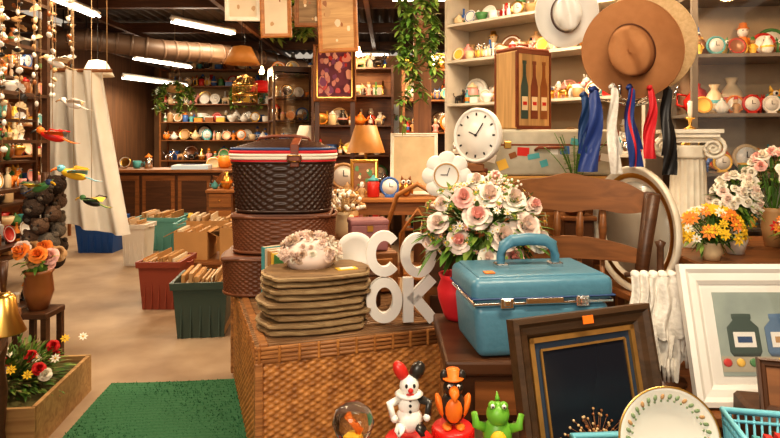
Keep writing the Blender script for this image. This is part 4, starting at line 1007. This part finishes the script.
# ================================================================= RIGHT TABLE + COLUMN
b=MB(); b.bbox((0,0,.82),(1.05,.85,.04),wmid,.008,1); b.box((0,0,.73),(.97,.77,.14),wdark)
for sx in(-1,1):
    for sy in(-1,1): b.box((sx*.46,sy*.36,.33),(.06,.06,.66),wdark)
b.make('tall_display_table',(1.93,3.08,0))
b=MB()
b.box((0,0,.02),(.26,.26,.04),ivory); b.lathe([(.125,.04),(.13,.055),(.125,.07),(.105,.08),(.11,.095),(.10,.105),(.088,.115)],ivory,n=40)
fl_=lambda p,a,r,z:V((p.x*(1-.10*abs(sin(a*9))**.6*(1 if .118<z<.465 else 0)),p.y*(1-.10*abs(sin(a*9))**.6*(1 if .118<z<.465 else 0)),z))
b.lathe([(.096,.115),(.096,.12),(.092,.30),(.086,.46),(.088,.47)],ivory,n=108,fn=fl_)
b.lathe([(.090,.46),(.10,.475),(.093,.49),(.11,.52),(.105,.53)],ivory,n=40)
for sx in(-1,1):
    for sy in(-1,1):
        P=[];Rr=[]
        for i in range(40):
            t=i/39; a=pi/2-sx*t*4.2*pi; r=.058*(1-.85*t); P.append((sx*.108+r*cos(a),sy*.095,.515+r*sin(a))); Rr.append(.011*(1-.5*t))
        b.tube(P,Rr,ivory,8)
    b.tube([(sx*.108,-.085,.515),(sx*.108,.085,.515)],.04,ivory,16)
b.box((0,0,.583),(.27,.24,.022),ivory); b.box((0,0,.604),(.30,.27,.02),ivory); b.box((0,0,.56),(.22,.18,.03),ivory)
b.make('ionic_column_pedestal',(1.60,3.22,.842),-.35)
b=MB(); b.lathe([(.03,0),(.03,.006),(.008,.015),(.01,.05),(.028,.06),(.028,.062)],brass,n=16); b.lathe([(.012,.062),(.012,.15),(0,.152)],creamf,n=10); b.make('candle_holder',(1.61,3.22,1.458))
def bouquet(name,loc,cols,n,R,zc,potm,seed=1,kind='daisy',fr=.03,leaves=150,poth=.14,potr=.06):
    rg=random.Random(seed); b=MB()
    b.lathe([(potr*.7,0),(potr,poth*.5),(potr*.8,poth*.9),(potr*.9,poth)],potm,n=18)
    for i in range(n):
        a=rg.uniform(0,6.28); e=rg.uniform(-.2,1.5); d_=V((cos(a)*cos(e)*R[0],sin(a)*cos(e)*R[1],sin(e)*R[2])); c=V((0,0,zc))+d_
        b.tube([(0,0,poth*.8),tuple(V((0,0,poth))+d_*.3),tuple(c)],.002,green,4)
        if kind=='daisy': daisy(b,c,fr*rg.uniform(.7,1.2),rg.choice(cols),yellow,d_+V((0,-.1,.03)))
        else: rose(b,c,fr*rg.uniform(.7,1.1),rg.choice(cols),None,d_+V((0,-.1,.03)),rg)
    foliage(b,(0,0,zc),(R[0]*.9,R[1]*.9,R[2]*.9),leaves,[green,green2],.055,.018,.2,rg,zmin=.06)
    b.make(name,loc)
bouquet('yellow_flower_bouquet',(1.50,2.80,.842),[yelf,yelf,creamf,orgf,yelf],80,(.14,.11,.11),.13,PAL[1],2,'daisy',.034,160,.08,.05)
bouquet('white_flower_bouquet',(1.70,2.96,.842),[creamf,creamf,pinkl,creamf],60,(.11,.10,.15),.24,PAL[0],4,'rose',.028,260)
bouquet('orange_flower_bouquet',(1.96,2.84,.842),[orgf,yelf,creamf,redf],50,(.11,.1,.1),.13,PAL[2],5,'daisy',.034,120,.08,.05)
bouquet('cream_flower_bouquet',(2.02,3.16,.842),[creamf,pinkf,creamf],40,(.13,.12,.14),.36,PAL[12],6,'rose',.034,120,.2)
# ================================================================= SHELVES RIGHT
ang=math.atan2(-1.2,1.27)
shelf_unit('white_display_shelf',1.75,.34,2.75,[.4,.85,1.3,1.72,2.10,2.42,2.72],shelfw,(1.24,4.86,0),ang,back=shelfb,sides='panel',stuff='shelf_porcelain',hr=(.12,.28),ms=WHITES+WHITES+PAL,seed=51,rows=3)
shelf_unit('glass_door_cabinet',1.5,.42,2.5,[.12,.5,.84,1.19,1.57,1.95,2.35],mat('grey_metal',(.22,.19,.16),.4,scale=6),(2.70,3.95,0),-.12,back=mat('cabinet_back',(.42,.32,.21),.7),glassy=True,stuff='cabinet_souvenirs',hr=(.11,.28),ms=BRIGHT,seed=52,rows=3,kinds=['fig','fig','clock','clock','vase','animal','owl','owl','plate','teapot','box'])
b=MB(); b.box((0,0,1.65),(.16,.16,3.14),wmidz); b.box((0,-.085,1.2),(.2,.02,.04),wdark); b.box((0,0,.04),(.22,.22,.08),wdark); b.make('wooden_post',(.30,5.6,.0))
b=MB(); rg=random.Random(14)
for k in range(11):
    x=rg.uniform(-.16,.16); y=rg.uniform(-.08,.08); L=rg.uniform(.5,1.4 if k<2 else .9); P=[]
    for t in range(16): P.append(V((x+.05*sin(t*.8+k),y+.03*cos(t*.6+k),-L*t/15)))
    b.tube(P,.003,green,4)
    for p in P:
        for s in range(4): leaf(b,p,(rg.uniform(-1,1),rg.uniform(-1,.4),rg.uniform(-.6,.4)),.08,.035,rg.choice([green,green2]))
b.cyl((-.16,0,0),(.16,0,0),.012,wdark); b.cyl((0,0,0),(0,0,.75),.006,rope,5); b.make('hanging_ivy_garland',(.27,4.9,2.62))
frame('blank_canvas_in_frame',.40,.52,.03,.02,ivory,(.20,5.05,.94),-.1,.12,art=mat('beige_canvas',(.58,.43,.26),.8))
frame('small_gilt_picture',.24,.30,.03,.02,brass,(-.22,5.15,.932),.1,.12,art=wmid,artfn=art_abs([PAL[12],PAL[1],PAL[5]],12,77))
b=MB(); b.bbox((0,0,.91),(.9,.5,.04),worange,.008,1); b.box((0,0,.84),(.84,.44,.1),wmid); b.box((0,0,.3),(.84,.44,.03),wmid)
for sx in(-1,1):
    for sy in(-1,1): b.box((sx*.41,sy*.21,.45),(.05,.05,.88),wdark)
b.make('side_display_table',(-.03,5.1,0))
b=MB(); rg=random.Random(41); clutter_row(b,-.42,.3,0,0,.10,.2,PAL+WHITES,rg,.02); b.make('side_table_ornaments',(.0,4.92,.931))
b=MB(); b.bbox((0,0,.70),(.9,.5,.04),wmid,.008,1)
for sx in(-1,1):
    for sy in(-1,1): b.lathe([(.018,0),(.025,.1),(.018,.2),(.03,.5),(.025,.69)],wmid,(sx*.38,sy*.19,0),10)
b.make('small_table',(-.52,4.45,0),.1)
b=MB(); rg=random.Random(43); clutter_row(b,-.43,.43,.12,0,.22,.38,PAL+BROWNS,rg,.01); clutter_row(b,-.43,.43,-.1,0,.14,.25,PAL+WHITES,rg,.01); b.make('small_table_ornaments',(-.52,4.45,.721),.1)
b=MB()
b.tube([(-.22,0,.45),(-.23,-.02,.8),(-.15,-.03,1.02),(0,-.03,1.10),(.15,-.03,1.02),(.23,-.02,.8),(.22,0,.45)],.018,worange,8)
b.tube([(-.13,0,.45),(-.13,-.02,.75),(0,-.025,.93),(.13,-.02,.75),(.13,0,.45)],.013,worange,8)
b.lathe([(.21,.43),(.22,.445),(.21,.465),(0,.47)],worange,(0,.2,0),24)
for sx,sy in((-.17,.03),(.17,.03),(-.17,.36),(.17,.36)): b.tube([(sx,sy,.43),(sx*1.2,sy+(.05 if sy>.2 else -.04),0)],[.018,.014],worange,8)
b.make('bentwood_chair',(.20,4.12,0),-.4)
shelf_unit('bookcase',1.6,.4,2.3,[.3,.7,1.1,1.5,1.9,2.28],wmid,(.95,7.6,0),0,back=wdark,stuff='bookcase_ornaments',hr=(.15,.32),ms=PAL,seed=61)
shelf_unit('corner_shelf',1.1,.4,2.4,[.3,.8,1.2,1.6,2.0,2.37],wdark,(-.5,8.2,0),0,back=wmid,stuff='corner_shelf_ornaments',hr=(.15,.3),ms=PAL+WHITES,seed=62)
# ================================================================= WORLD + FRONT LIGHT
w=bpy.data.worlds.new('w'); bpy.context.scene.world=w; w.use_nodes=True
w.node_tree.nodes['Background'].inputs[0].default_value=(1,.85,.68,1); w.node_tree.nodes['Background'].inputs[1].default_value=.42
def area(loc,tgt,size,e,col,name):
    l=bpy.data.lights.new(name,'AREA'); l.size=size; l.energy=e; l.color=col
    o=bpy.data.objects.new(name,l); o.location=loc; o.rotation_euler=(V(tgt)-V(loc)).to_track_quat('-Z','Y').to_euler(); bpy.context.scene.collection.objects.link(o)
area((-.8,-1.2,2.6),(.3,3,.8),1.4,75,(1,.88,.72),'front_fill_light')  # added fill light behind the camera
# ================================================================= CAMERA
cam=bpy.data.cameras.new('cam'); cam.lens=600/780*36; cam.sensor_width=36; cam.shift_y=-79/780; cam.clip_start=.05
co=bpy.data.objects.new('camera',cam); co.location=(0,0,1.4); co.rotation_euler=(pi/2,0,0); bpy.context.scene.collection.objects.link(co); bpy.context.scene.camera=co
